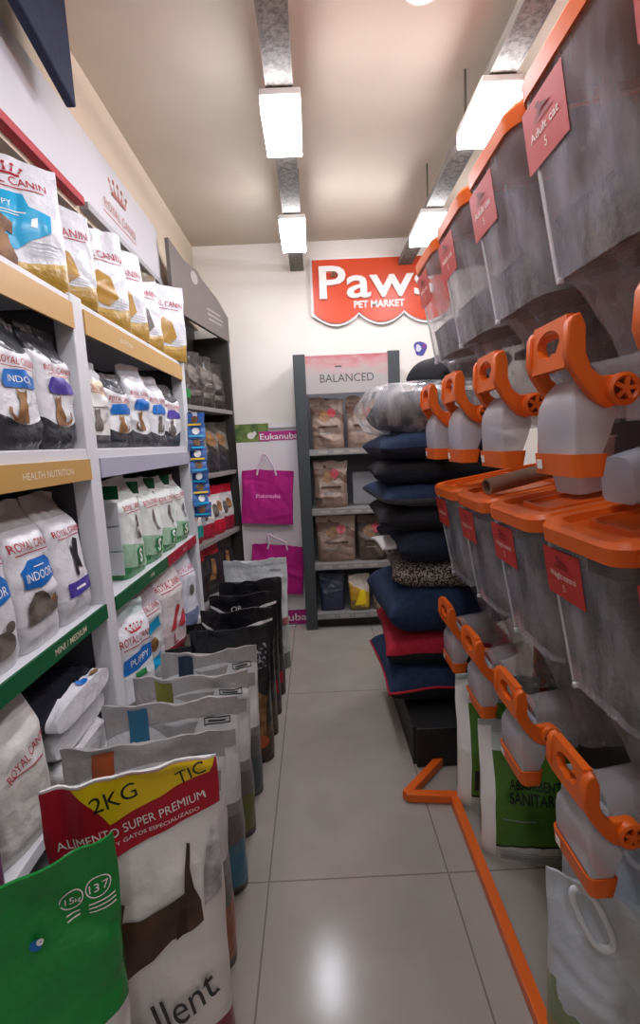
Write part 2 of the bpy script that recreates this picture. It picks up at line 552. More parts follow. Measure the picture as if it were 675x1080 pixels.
# ================================================================== left shelving
def shelf_bay(label, y0, y1, near_post, far_post, strips, lower=.52):
    t = thing('shelf_unit', label, 'shelf unit', (-.70, y0, 0))
    L = y1-y0
    MB().box(-.43, -.415, 0, L, 0, 2.40).build('back_panel', plain('#3b3b41', .6), t, smooth=0)
    for yy in ([0] if near_post else [])+([L] if far_post else []):
        MB().box(-.06, -.0, yy-.035, yy+.035, 0, 1.955).build('upright_post', SHELF, t, bevel=.004)
        MB().box(-.41, -.06, yy-.03, yy+.03, 0, 1.94).build('side_panel', plain('#4a4a50', .6), t, smooth=0)
    for z in (1.945, 1.495, .995, lower):
        MB().box(-.414, -.004, .036, L-.036, z-.035, z).build('shelf_board', SHELF, t, bevel=.003)
    MB().box(-.41, -.02, .036, L-.036, 0, .1).build('plinth', SHELF, t, smooth=0)
    for z0, z1, segs, txt in strips:
        for i, (a, b, m) in enumerate(segs):
            s = MB().box(-.004, .004, .036+(L-.072)*a, .036+(L-.072)*b, z0, z1)
            for k, (s_, u, hh, mi) in enumerate(txt):
                if a <= u < b:
                    vs, fs, w = text_geo(s_, .005)
                    yc = .036+(L-.072)*u; zc = (z0+z1)/2
                    s.add([(.0046, yc+x*hh, zc+y*hh) for x, y in vs], fs, 1)
            s.build('price_strip', [m, mi_pale], t, smooth=0)
    return t
mi_pale = plain('#e6dcc4', .5)
bayA = shelf_bay('white shelving bay nearest the viewer on the left', .30, 1.525, True, True,
    [(1.85, 1.925, [(0, 1, GOLD_STRIP)], []),
     (1.40, 1.463, [(0, 1, GOLD_STRIP)], [('HEALTH NUTRITION', .80, .018, 0)]),
     (.947, .995, [(0, 1, GREEN_STRIP)], [('MINI / MEDIUM', .80, .018, 0)])], .56)
bayB = shelf_bay('white shelving bay second from the viewer on the left', 1.525, 2.70, False, True,
    [(1.85, 1.925, [(0, 1, GOLD_STRIP)], [('NUTRITION', .3, .016, 0)]),
     (1.40, 1.463, [(0, 1, LILAC_STRIP)], []),
     (.947, .993, [(0, .52, GREEN_STRIP), (.52, 1, RED_STRIP)], [('MINI', .33, .015, 0), ('ADULT', .78, .015, 0)])], .52)

# header board with crest
t = thing('header_board', 'glossy white header board above the left shelves with red crown crest', 'header board', (-.862, 0, 0))
mb = MB().box(-.02, 0, .3, 3.0, 2.47, 2.76)
hd = crown(.5, .62, .19, 1, .5, .3)+[('text', 'ROYAL CANIN', .5, .3, .04, 1, {'fit': .36}), ('rect', .12, .17, .88, .19, 1)]
flat_print(mb, hd, .5, .3, lambda x, z, o_: (o_, 2.42+x, 2.47+z), .0008)
mb.build('board', [plain('#d9d9de', .16), plain('#b1655a', .4)], t, smooth=0)
MB().box(-.03, .012, .3, 2.02, 2.44, 2.47).build('bottom_trim', plain('#b01f30', .4), t, bevel=.003)
MB().box(-.03, .012, 2.05, 3.0, 2.44, 2.47).build('bottom_trim', plain('#a3a2a3', .4), t, bevel=.003)

# navy box hung above
t = thing('hanging_box', 'dark navy fabric box hung below the ceiling above the header board', 'box', (-.78, 1.8, 2.64))
prof = [(0, 0), (-.62, .16), (-.62, .40), (0, .40)]
MB().prism(prof, lambda a, b, q: (q, a, b), -.005, .03).build('box_body', mottled('#171f38', '#1f2945', 30, .8, .3, .7, .2), t, bevel=.006)
MB().box(0, .02, -.4, -.36, .40, .41).build('bracket', DARK, t)

# ---- palette slots for printed bags
PAL = [None, WHITE, INK, RED, plain('#1b6fc4', .35), mottled('#6e4a2c', '#a37748', 18, .5), plain('#4c3f9e', .4),
       plain('#b48a3c', .3), plain('#18a6d6', .35), plain('#2c8a4a', .4), plain('#f2d21c', .4), plain('#9a9a9c', .4),
       mottled('#3a2a24', '#54382c', 14, .45), mottled('#4a4440', '#7a716a', 20, .5), plain('#b5562a', .4), plain('#2a6f92', .4),
       plain('#7b7d2e', .4), plain('#1f3346', .4), plain('#c9414e', .4), plain('#12a07e', .4)]
def pal(film): return [film]+PAL[1:]
W_, K_, R_, B_, CAT, PUR, GLD, CY, GRN, YEL, GRY, DOG, GCAT, TOR, TTE, TOL, TNV, PNK, TEA = range(1, 20)
def brand(W, H, v, th, fit, cr=True, m=R_, u=.5):
    d = [('text', 'ROYAL CANIN', u, v, th, m, {'fit': fit}), ('rect', u-.45*fit/W, v-th/H*.95, u+.45*fit/W, v-th/H*.83, m)]
    if cr: d += crown(u, v+th*1.15/H, fit*.42, m, W, H)
    return d
def lines(u0, u1, v, n, dv, m=GRY, t=.006):
    return [('rect', u0, v-i*dv, u1-(.1 if i % 2 else 0)*(u1-u0), v-i*dv+t, m) for i in range(n)]
def sitting_cat(cu, cv, s, m, W, H, flip=1):
    """small sitting cat silhouette; s = height in metres"""
    P = [(-.28, 0), (.3, 0), (.34, .25), (.22, .5), (.16, .62), (.2, .78), (.2, .98), (.1, .88), (-.04, .88), (-.14, .98), (-.15, .76), (-.1, .62), (-.2, .4), (-.3, .15)]
    T = [(.28, 0), (.5, .05), (.62, .25), (.55, .45), (.47, .42), (.52, .25), (.42, .12), (.3, .1)]
    f = lambda a, b: (cu+flip*a*s/W, cv+b*s/H)
    A = [f(a, b) for a, b in P]; C = [f(a, b) for a, b in T]
    return [('poly', A, m), ('poly', C, m)]
def puppy(cu, cv, s, m, W, H):
    f = lambda a, b: (cu+a*s/W, cv+b*s/H)
    body = [f(a, b) for a, b in [(-.3, 0), (.3, 0), (.32, .15), (.22, .4), (.2, .55), (-.2, .55), (-.24, .35), (-.34, .15)]]
    head = [f(.23*math.cos(2*PI*i/20), .72+.22*math.sin(2*PI*i/20)) for i in range(20)]
    ears = [[f(q*.17, .86), f(q*.3, .76), f(q*.28, .56), f(q*.17, .62)] for q in (-1, 1)]
    return [('poly', body, m), ('poly', head, m), ('poly', ears[0], m), ('poly', ears[1], m),
            ('ell', cu-.08*s/W, cv+.75*s/H, .025*s, .025*s, K_), ('ell', cu+.08*s/W, cv+.75*s/H, .025*s, .025*s, K_), ('ell', cu, cv+.64*s/H, .04*s, .03*s, K_)]

# ---- top shelf: white pouches with gold foot
GT = 'white and gold pouches on the top shelf'
goldfilm = banded([(0, '#a98538'), (.13, '#caa85a'), (.17, '#dddfe5')], .28, .0, -.25, .3)
zT = 1.948
W, H = .27, .37
dec = brand(W, H, .80, .024, .20)+[('poly', [(.10, .70), (.62, .70), (.66, .6), (.86, .56), (.84, .42), (.62, .34), (.48, .26), (.12, .28)], CY),
      ('text', 'PUPPY', .38, .60, .016, W_), ('rect', .2, .535, .62, .545, W_), ('rect', .2, .51, .55, .518, W_),
      ('poly', [(.64, .44), (.70, .44), (.72, .52), (.66, .5)], W_)]+puppy(.30, .13, .15, CAT, W, H)+lines(.6, .92, .33, 4, .03)
bag('food_pouch', 'large white pouch with cyan panel and puppy on top shelf', 'pet food pouch', (-.815, 1.44, zT), 40, W, H, .10, pal(goldfilm), dec, GT, lean=.1, seed=1)
W, H = .25, .37
def gold_dec(dm, mid):
    return brand(W, H, .74, .028, .215, False)+mid+[('poly', [(.2, .44), (.45, .56), (.62, .5), (.72, .3), (.55, .2), (.3, .24)], dm)]+lines(.55, .9, .26, 4, .03)
for i, (lb, x, y, dm, top) in enumerate((
        ('white and gold pouch standing right behind the cyan panel pouch', -.785, 1.60, GLD, None),
        ('white and gold pouch third from the viewer on top shelf', -.785, 1.90, GLD, None),
        ('white and gold pouch fourth from the viewer on top shelf', -.785, 2.10, GLD, None),
        ('white pouch with brown foil top, fifth on top shelf', -.79, 2.33, GCAT, 1),
        ('white and gold pouch at the far end of top shelf', -.765, 2.62, GLD, None))):
    film = goldfilm if not top else banded([(0, '#a98538'), (.13, '#caa85a'), (.17, '#e6e6ea'), (.86, '#6f5f42')], .28, .0, -.25)
    bag('food_pouch', lb, 'pet food pouch', (x, y, zT), (50, 52, 48, 55, 42)[i], W, (.315, .365, .375, .36, .385)[i], .09, pal(film), gold_dec(dm, []), GT, lean=(.05, .08, .1, .06, -.02)[i], seed=10+i)

# ---- second shelf: cat pouches with dark foot
G2 = 'cat food pouches on the second shelf'
catfilm = banded([(0, '#3a3c42'), (.18, '#e8e9ec'), (.70, '#3b3c42')], .26, 0, -.35)
W, H = .175, .335
def cat_dec(badge, bt, cm, flip=1, v0=.2):
    b = [('poly', [(.12, .50), (.18, .58), (.6, .60), (.9, .54), (.9, .47), (.15, .45)], badge)]
    if bt: b += [('text', bt, .5, .52, .016, W_)]
    return brand(W, H, .655, .017, .14, False)+b+sitting_cat(.42, v0, .085, cm, W, H, flip)+lines(.66, .92, .38, 2, .025)
z2 = 1.497
for i, (lb, y, bd, bt, cm, x, yaw, h) in enumerate((
        ('cat pouch with blue badge and brown cat, left of purple-badge pouch, second shelf', 1.205, B_, 'INDOOR', CAT, -.765, 90, .325),
        ('cat pouch with purple badge and standing tabby, beside the near post', 1.39, PUR, '', CAT, -.765, 90, .335),
        ('pale yellow topped pouch just past the near post, second shelf', 1.64, W_, '', GCAT, -.765, 84, .30),
        ('short cat pouch with small blue badge beside pale yellow pouch', 1.84, B_, '', CAT, -.77, 80, .27),
        ('tall cat pouch with blue badge, middle of far bay on second shelf', 2.05, B_, '', CAT, -.765, 80, .335),
        ('cat pouch with blue badge and grey cat, second from far post', 2.28, B_, '', GCAT, -.765, 80, .325),
        ('cat pouch with pink and violet print next to far post', 2.51, PUR, '', GCAT, -.765, 80, .31))):
    film = catfilm
    if i == 2: film = banded([(0, '#55555a'), (.14, '#d9d8d4'), (.55, '#e9e4c8'), (.75, '#cfcfd0')], .26)
    if i in (4, 5): film = banded([(0, '#4b4c52'), (.15, '#e3e5e9'), (.78, '#bfbfc4')], .26, 0, -.3)
    bag('cat_food_pouch', lb, 'cat food pouch', (x, y, z2), yaw, W, h, .10, pal(film), cat_dec(bd, bt, cm, 1 if i % 2 else -1), G2, n=5, box=True, seed=20+i, amp=.007)
bag('dark_pouch', 'black shiny pouch lying behind the short blue-badge pouch', 'pet food pouch', (-.93, 1.78, z2), 80, .2, .34, .1, pal(foil('#2a2b30')), [], None, n=4, box=True, seed=29)

# ---- third shelf
G3 = 'rounded white cat food bags on the third shelf'
z3 = .997
W, H = .182, .375
whitefilm = banded([(0, '#c9c9cc'), (.18, '#e4e4e8'), (.80, '#bcb9b8')], .3)
def indoor(bt=True):
    d = brand(W, H, .70, .022, .16, False)
    d += [('poly', [(.14, .42), (.12, .54), (.3, .60), (.72, .60), (.9, .53), (.88, .44), (.5, .40)], B_), ('text', 'INDOOR', .5, .485, .022, W_, {'fit': .115}), ('rect', .38, .545, .64, .552, W_)]
    return d
bag('cat_food_bag', 'white cat bag with blue badge, leftmost on third shelf', 'cat food bag', (-.775, 1.005, z3), 90, W, H, .12, pal(whitefilm), indoor()+[('ell', .55, .17, .05, .03, GCAT), ('ell', .75, .26, .016, .014, GCAT)], G3, n=4, box=True, seed=31, lean=.1)
bag('cat_food_bag', 'white cat bag with blue badge above a dark lying cat, third shelf', 'cat food bag', (-.775, 1.195, z3), 90, W, H, .12, pal(whitefilm), indoor()+[('poly', [(.1, .18), (.8, .2), (.95, .28), (.7, .28), (.45, .38), (.3, .38), (.12, .3)], GCAT), ('ell', .75, .29, .014, .013, CAT)], G3, n=4, box=True, seed=32, lean=.1)
bag('cat_food_bag', 'white cat bag with black leaping cat and violet strip, beside near post', 'cat food bag', (-.775, 1.375, z3), 90, W*.96, H, .12, pal(whitefilm), brand(W, H, .70, .018, .14, False)+[('poly', [(.4, .36), (.5, .34), (.55, .42), (.72, .38), (.62, .5), (.7, .62), (.58, .64), (.5, .56), (.38, .6), (.45, .48)], K_), ('rect', .12, .2, .88, .31, PUR), ('rect', .3, .245, .62, .262, W_)], G3, n=4, box=True, seed=33, lean=.1)
GS = 'white and green bags marked S on the third shelf'
sfilm = banded([(0, '#3d8a55'), (.07, '#9fc3a8'), (.30, '#e0e6e2'), (.84, '#c8c6c4')], .3, .1, 0, .3)
W, H = .205, .385
for i, (lb, y) in enumerate((('green and white bag marked S, nearest of its row on third shelf', 1.86), ('green and white bag marked S, second of its row on third shelf', 2.075),
                             ('green and white bag marked S, third of its row on third shelf', 2.29), ('green and white bag partly hidden by the far post, third shelf', 2.51))):
    b = bag('dog_food_bag', lb, 'dog food bag', (-.78, y, z3), (88, 86, 84, 84)[i], W, H-.012*i, .13, pal(sfilm),
        brand(W, H, .70, .022, .16, False)+[('rect', .42, .1, .72, .27, GRN), ('text', 'S', .57, .185, .05, W_, {'bold': .03}),
        ('poly', [(.42, .5), (.5, .62), (.56, .6), (.58, .45), (.7, .36), (.62, .36), (.52, .45)], GCAT)], GS, n=5, box=True, seed=40+i, lean=.06)
    sd = MB()
    for k in range(3):
        sd.box(-.104, -.1015, -.045, .045, .02+.095*k, .108+.095*k)
    sd.build('side_panel', plain('#d5d9dc', .35, .2), b, smooth=0, bevel=.001)
    MB().box(-.1035, -.101, -.05, .05, .31, .36).build('side_gusset', plain('#1d5a38', .35, .2), b, smooth=0)

# ---- lower shelf, near bay
W, H = .2, .37
z4 = .562
bag('dog_food_bag', 'white bag with red lettering leaning on lower shelf, near bay', 'dog food bag', (-.765, 1.03, z4), 80, W, H, .12, pal(banded([(0, '#c7c5bf'), (.5, '#dcdbd8'), (.8, '#c9c6c4')], .35)),
    [('text', 'ROYAL CANIN', .62, .58, .022, R_, {'fit': .14, 'rot': 20}), ('rect', .35, .5, .85, .507, R_)], None, n=3.5, box=True, seed=51, lean=.12)
bag('pink_bag', 'purple pink pouch at the left edge of lower shelf', 'pet food pouch', (-.75, .83, z4), 75, .17, .30, .1, pal(banded([(0, '#6d2a55'), (.35, '#8b3a6c'), (.75, '#b884a6')], .3)), lines(.15, .85, .5, 6, .06, PUR), None, n=3, seed=52)
GL = 'pouches lying in a pile on the lower shelf'
for i, (lb, film, dec, z, y, w) in enumerate((
        ('silver pouch at the bottom of the pile on lower shelf', foil('#c4c3c4', .2), [], .608, 1.30, .30),
        ('silver white pouch in the middle of the pile on lower shelf', banded([(0, '#dcdcdf'), (.1, '#b9b9bd')], .2), [('ell', .6, .03, .02, .012, GCAT)], .690, 1.31, .31),
        ('black pouch with white end lying on top of the pile', banded([(0, '#e4e5ea'), (.09, '#34353f')], .2), [('ell', .55, .045, .026, .014, B_), ('ell', .8, .045, .02, .012, CAT)], .772, 1.31, .33))):
    b = bag('lying_pouch', lb, 'pet food pouch', (-.705-.02*(i == 1), y, z), 90, w, .36, .085, pal(film), dec, GL, n=3, seed=55+i, amp=.015)
    b.rotation_euler = (math.radians(-90), 0, math.radians(90))

# ---- lower shelf, far bay
z5 = .522
W, H = .2, .40
bag('puppy_food_bag', 'white puppy bag with blue badge just past the near post, lower shelf', 'dog food bag', (-.745, 1.71, z5), 72, W, H, .11, pal(banded([(0, '#8f9a86'), (.1, '#e4e6ea'), (.85, '#c4d4d2')], .3)),
    brand(W, H, .68, .03, .175)+[('poly', [(.08, .38), (.1, .52), (.6, .57), (.94, .56), (.9, .44), (.4, .38)], B_), ('text', 'PUPPY', .5, .475, .026, W_, {'rot': 5}), ('rect', .32, .30, .62, .36, GRN)]+puppy(.5, .03, .1, DOG, W, H), None, n=4, box=True, seed=61)
bag('dog_food_bag', 'narrow white bag with two light blue marks on lower shelf', 'dog food bag', (-.75, 1.90, z5), 75, .17, .405, .1, pal(banded([(0, '#d0d0d2'), (.8, '#a59ba0')], .3)),
    brand(.17, .4, .78, .022, .13, False)+[('poly', [(.2, .52), (.8, .56), (.7, .68), (.3, .64)], CY), ('poly', [(.3, .14), (.75, .16), (.7, .28), (.35, .26)], CY), ('ell', .45, .4, .03, .03, CAT)], None, n=4, box=True, seed=62)
bag('dog_food_bag', 'wide white and pink glossy bag with red print on lower shelf', 'dog food bag', (-.75, 2.16, z5), 75, .26, .425, .13, pal(banded([(0, '#a03a48'), (.12, '#d9c6c8'), (.35, '#e4dcdd'), (.8, '#cfc9c9')], .25)),
    brand(.26, .42, .80, .026, .2, False)+[('poly', [(.3, .3), (.6, .56), (.68, .52), (.5, .3)], PNK), ('poly', [(.6, .3), (.8, .48), (.85, .4), (.75, .28)], PNK), ('text', 'L', .45, .2, .05, R_)], None, n=3, box=True, seed=63)
bag('cat_food_bag', 'white bag with blue foot beside far post on lower shelf', 'cat food bag', (-.75, 2.46, z5), 75, .2, .415, .12, pal(banded([(0, '#8892b4'), (.25, '#dcdfe8'), (.8, '#c9c9cf')], .25)),
    brand(.2, .4, .8, .024, .16, False)+[('ell', .55, .52, .02, .03, GCAT)], None, n=3, box=True, seed=64)

# ---- far bay: dark gondola turned a little into the aisle
ang = -12.2
base = Vector((-.80, 2.99, 0))
g = thing('shelf_unit', 'dark shelving bay with grey header beside the back wall', 'shelf unit', base, ang)
# local: y runs along the shelf, x = 0 is the front edge, stock stands at x < 0
Lg = .86
GD = plain('#3b3735', .6)
MB().box(-.30, -.285, .0, Lg, 0, 2.5).build('back_panel', plain('#57524f', .6), g, smooth=0)
for yy in (.015, Lg-.015):
    MB().box(-.285, 0, yy-.015, yy+.015, 0, 2.32).build('upright_post', GD, g, bevel=.003)
for z in (1.76, 1.30, .84, .42):
    MB().box(-.284, .0, .031, Lg-.031, z-.03, z).build('shelf_board', plain('#8c8784', .5), g, bevel=.003)
hp = [(0, 0), (Lg, -.03), (Lg, .15), (Lg*.78, .24), (Lg*.5, .30), (Lg*.42, .335), (Lg*.22, .335), (0, .40)]
hb = MB().prism(hp, lambda a, b, q: (q, a, b+2.31), -.02, .004)
flat_print(hb, [('rect', .56, .30, .82, .33, 1), ('rect', .56, .22, .86, .25, 1), ('rect', .58, .14, .84, .17, 1), ('ell', .36, .68, .05, .04, 1)], Lg, .4, lambda x, z, o_: (.004+o_, Lg/2+x, 2.31+z), .001)
hb.build('header_sign', [plain('#6d6560', .45), plain('#a39c97', .5)], g, smooth=20)
def gpos(x, y, z):
    c, s = math.cos(math.radians(ang)), math.sin(math.radians(ang))
    return (base.x+x*c-y*s, base.y+x*s+y*c, z)
darkfilm = banded([(0, '#38322f'), (.3, '#4a423c'), (.62, '#6a5f55'), (.8, '#3a3532')], .3, .2, 0, .5)
GB1 = 'dark pouches on the topmost shelf by the back wall'; GB2 = 'dark pouches on the second shelf by the back wall'; GB3 = 'white pouches with red tops by the back wall'
for i, (lb, y, f, h) in enumerate((('brown black pouch with green patch, nearest on the dark bay\'s top shelf', .13, darkfilm, .40), ('brown black pouch, second on the dark bay\'s top shelf', .33, foil('#3a3331'), .37),
                                ('brown black pouch, third on the dark bay\'s top shelf', .53, darkfilm, .36), ('brown black pouch, last on the dark bay\'s top shelf', .72, foil('#332d2b'), .35))):
    bag('dark_pouch', lb, 'pet food pouch', gpos(-.1, y, 1.762), 58, .21, h, .1, pal(f), [('ell', .5, .6, .05, .06, GCAT)]+([('rect', .1, .12, .9, .26, GRN)] if i == 0 else [('rect', .15, .2, .85, .3, GCAT)]), GB1, n=3, seed=70+i)
for i, y in enumerate((.14, .34, .54, .73)):
    bag('dark_pouch', ('grey brown pouch, nearest', 'grey brown pouch, second', 'grey brown pouch, third', 'grey brown pouch, last')[i]+' on the dark bay\'s second shelf', 'pet food pouch', gpos(-.1, y, 1.302), 60, .2, .37, .1,
        pal(banded([(0, '#2f2b30'), (.35, '#3b3533'), (.5, '#7d7264'), (.85, '#4d453f')], .3, .3, 0, .5)), [('ell', .5, .65, .05, .05, CAT)], GB2, n=3, seed=75+i)
for i, (y, f) in enumerate(((.13, banded([(0, '#a31c33'), (.12, '#148a83'), (.34, '#dcdcd8'), (.78, '#b8142e')], .35)), (.33, banded([(0, '#a31c33'), (.3, '#dcdcd8'), (.8, '#c8152f')], .35)),
                           (.52, banded([(0, '#b8142e'), (.3, '#d8d4d2'), (.82, '#c8152f')], .35)), (.71, banded([(0, '#8e1830'), (.3, '#c8c4c2'), (.8, '#b8142e')], .35)))):
    bag('red_white_pouch', ('teal banded white pouch with red top on dark bay', 'white pouch with red top beside the teal banded one', 'white pouch with red top, third on dark bay', 'white pouch with red top nearest the back wall')[i], 'pet food pouch',
        gpos(-.09, y, .842), 60, .2, .36, .11, pal(f), [('ell', .35, .5, .03, .05, GCAT), ('ell', .62, .58, .03, .04, CAT)], GB3, n=3, seed=80+i)
for i, y in enumerate((.16, .40, .66)):
    bag('dark_pouch', ('dark pouch with red corner, nearest on lowest shelf of dark bay', 'dark red topped pouch in the middle of the dark bay\'s lowest shelf', 'dark pouch on the lowest shelf near the back wall')[i], 'pet food pouch', gpos(-.1, y, .422), 60, .22, .37, .11,
        pal(banded([(0, '#241f20'), (.75, '#b01c2c' if i < 2 else '#3a3230')], .35)), [('poly', [(.2, .3), (.5, .7), (.65, .68), (.5, .3)], CAT)], None, n=3, seed=85+i)

# hanging strip of blue packs on the far post
cs = thing('clip_strip', 'narrow strip of blue treat packs hanging on the far white post', 'clip strip', (-.655, 2.70, 1.66))
MB().box(-.012, .012, -.002, .002, -.62, .02).build('strip', plain('#c9cdd4', .4), cs, smooth=0)
MB().tube([(0, .002, .01), (-.03, .002, .03), (-.045, .002, .01)], .003).build('hook', STEEL, cs)
for i in range(9):
    y = 2.692; z = 1.655-.063*i
    mb = MB()
    rings = []
    for q in range(5):
        v = q/4; hh = .012*math.sin(PI*min(1, v+.15))+.002
        rings.append([(x*.05, -hh*(1-x*x)-.002*i % .001, .085*v) for x in (-1, -.5, 0, .5, 1)]+[(x*.05, .001, .085*v) for x in (.5, -.5)])
    mb.loft(rings)
    flat_print(mb, [('ell', .5, .5, .02, .02, 1), ('rect', .1, .1, .9, .22, 2)], .1, .085, lambda x, z_, o_: (x, -.0155-o_, z_), .0005)
    o = mb.build('treat_pack', [foil(('#2a5aa0', '#3f74b8', '#274a86')[i % 3]), WHITE if i % 2 else PAL[CAT], PAL[CY] if i % 3 else PAL[YEL]])
    o.location = (-.655, y, z-.06); o.rotation_euler = (math.radians(-14), 0, math.radians((i*7 % 5-2)*14+15))
    tag(o, 'blue treat pack clipped to the hanging strip, number %s from the top' % ('one', 'two', 'three', 'four', 'five', 'six', 'seven', 'eight', 'nine')[i], 'treat pack', 'blue packs on the hanging strip')

# ================================================================== pink roll-up with tote bags
t = thing('roll_up_banner', 'white banner panel with pink bands standing against the back wall', 'display panel', (-.36, 3.77, 0))
PW, PH = .50, 1.65
MAG = plain('#b3197e', .6)
mb = MB().box(-PW/2, PW/2, 0, .02, 0, PH)
GRASS = mottled('#3e5a26', '#76884a', 14, .5)
flat_print(mb, [('rect', 0, .915, .52, 1, 1), ('ell', .24, .945, .03, .025, 4), ('ell', .3, .955, .014, .016, 4), ('rect', .5, .965, .98, .978, 5), ('rect', .36, .918, 1, .962, 2), ('text', 'Eukanuba', .68, .938, .045, 3, {'fit': .30, 'bold': .01}),
                ('rect', 0, .0, 1, .075, 2), ('text', 'Eukanuba', .55, .038, .06, 3, {'fit': .42, 'bold': .01})], PW, PH, lambda x, z, o_: (x, -o_, z), .0006)
mb.build('panel', [plain('#e3dfe0', .45), GRASS, plain('#b5287f', .45), WHITE, plain('#e8e4da', .6), plain('#8d8a8c', .5)], t, smooth=0)
for hz in (1.41, .775):
    MB().tube([(-.03, 0, hz), (-.03, -.03, hz-.008), (-.03, -.038, hz+.012)], .005).build('hook', STEEL, t)
MB().box(-.15, .15, -.05, .06, 0, .012).build('foot', STEEL, t, bevel=.003)
def tote(lb, x, z, w, h, rot, hook, txt):
    b = bag('tote_bag', lb, 'tote bag', (x, 3.722, z), 0, w, h, .035, pal(plain('#b4127f', .8, .4, 30)),
            [('text', 'Eukanuba', .52, .53, .03, PNKL, {'fit': .2})] if txt else [], 'pink tote bags on the display panel', n=3, top=.5, seed=90+int(z*10), roll=rot, amp=.008, flare=-.06)
    top = h-.005; a = math.radians(-rot)
    hx, hz = hook[0]-x, hook[1]-z
    # into the bag's own frame
    c, s = math.cos(math.radians(rot)), math.sin(math.radians(rot))
    lx, lz = hx*c-hz*s, hx*s+hz*c
    MB().tube([(-w*.2, -.012, top-.03), (-w*.17, -.013, top+.03), (lx-.015, -.012, lz-.012), (lx, -.012, lz), (lx+.02, -.012, lz-.012), (w*.12, -.013, top+.03), (w*.16, -.012, top-.03)], .008, seg=6).build('handle', plain('#d9c4d2', .7), b)
    return b
PAL.append(plain('#e3a6d0', .6)); PNKL = len(PAL)-1
tote('pink tote bag hanging from the upper hook of the display panel', -.40, .865, .42, .42, 4, (-.39, 1.415), True)
tote('pink tote bag hanging lower, half hidden by the white floor bag', -.36, .29, .44, .40, 6, (-.39, .78), False)

# ================================================================== grey stand on the back wall
t = thing('display_stand', 'dark grey display stand with pinkish header and four shelves on back wall', 'display stand', (.268, 3.62, 0))
SG = plain('#3f4446', .5, .1, 40)
for s in (-1, 1):
    MB().box(s*.35-.045, s*.35+.045, 0, .365, 0, 2.13).build('side_post', SG, t, bevel=.005)
MB().box(-.305, .305, .35, .365, .05, 2.1).build('back_panel', plain('#7d7d84', .6), t, smooth=0)
hd = MB().box(-.305, .305, .0, .02, 1.84, 2.115)
flat_print(hd, [('text', 'BALANCED', .5, .40, .058, 1, {'fit': .40}), ('rect', .36, .68, .44, .72, 1)], .61, .275, lambda x, z, o_: (x, -o_, 1.84+z), .0008)
def header_mat():
    m, nt, b = new_mat('header_print')
    tc = nt.nodes.new('ShaderNodeTexCoord'); sx = nt.nodes.new('ShaderNodeSeparateXYZ'); nt.links.new(tc.outputs['Generated'], sx.inputs[0])
    n = nt.nodes.new('ShaderNodeTexNoise'); n.inputs['Scale'].default_value = 7; nt.links.new(tc.outputs['Generated'], n.inputs['Vector'])
    q = nt.nodes.new('ShaderNodeMath'); q.operation = 'MULTIPLY_ADD'; nt.links.new(n.outputs['Fac'], q.inputs[0]); q.inputs[1].default_value = .35
    zz = nt.nodes.new('ShaderNodeMath'); zz.operation = 'MULTIPLY'; zz.inputs[1].default_value = .55
    nt.links.new(sx.outputs['Z'], zz.inputs[0]); nt.links.new(zz.outputs[0], q.inputs[2])
    r = nt.nodes.new('ShaderNodeValToRGB'); e = r.color_ramp.elements
    e[0].position = .42; e[0].color = lin('#aea8a6'); e[1].position = .78; e[1].color = lin('#b8525a')
    x = e.new(.6); x.color = lin('#bf9290')
    nt.links.new(q.outputs[0], r.inputs['Fac']); nt.links.new(r.outputs['Color'], b.inputs['Base Color']); b.inputs['Roughness'].default_value = .5
    return m
hd.build('header', [header_mat(), plain('#4a4a4e', .5)], t, smooth=0)
SB = plain('#8f8d8b', .5)
for z in (1.43, .97, .535, .13):
    b = MB().box(-.305, .305, .002, .35, z-.045, z)
    flat_print(b, [('rect', .1+.2*k, .25, .22+.2*k, .75, 1) for k in range(4)], .6, .045, lambda x, zz, o_, z=z: (x, .002-o_, z-.045+zz), .0008)
    b.build('shelf_board', [SB, plain('#a9a29a', .5)], t, smooth=0)
MB().box(-.305, .305, .06, .35, 0, .085).build('plinth', DARK, t, smooth=0)
KR = banded([(0, '#8c7466'), (.25, '#9c8576'), (.62, '#7c5d50'), (.8, '#b6a090')], .4, .2, .3, .4, 22, .35)
GST = 'brown food bags on the grey stand'
for lb, x, z, w, h in (('brown food bag on the left of the stand\'s top shelf', -.155, 1.432, .26, .38), ('brown food bag on the right of the stand\'s top shelf', .12, 1.432, .26, .38),
                       ('single brown food bag on the stand\'s second shelf', -.15, .972, .27, .37),
                       ('plump brown bag on the left of the stand\'s third shelf', -.125, .537, .32, .36), ('dark brown bag on the right of the stand\'s third shelf', .165, .537, .24, .36)):
    f = KR if 'dark' not in lb else banded([(0, '#5d4d45'), (.3, '#75655a'), (.6, '#4a3b36'), (.8, '#6d5a50')], .4, .2, .3, .4, 22, .35)
    bag('brown_food_bag', lb, 'pet food bag', (x+.268, 3.74, z), 0, w, h, .13, pal(f), [('ell', .4, .66, .05, .045, CAT), ('ell', .62, .72, .035, .035, PNK), ('rect', .2, .42, .8, .46, DOG), ('rect', .25, .3, .6, .325, GRY)], GST, n=2.6, seed=100+int(x*50)+int(z*30), amp=.011)
MB().box
o = MB().box(.03, .30, -.02, .0, 0, .26).build('white_tray', plain('#a6a8ad', .4), None, bevel=.006)
o.location = (.268, 3.86, .972); tag(o, 'blank pale grey board on the right of the stand\'s second shelf', 'board')
bag('yellow_pouch', 'small pouch with yellow print on the stand\'s lowest shelf', 'pet food pouch', (.31, 3.70, .132), 0, .17, .29, .09, pal(banded([(0, '#7d6a3a'), (.2, '#c59a2c'), (.6, '#cfc7b8'), (.85, '#b9b4aa')], .4, .3, 0, .3, 22, .3)), [('poly', [(.25, .15), (.55, .6), (.75, .6), (.8, .2)], YEL)], None, n=3, seed=121)
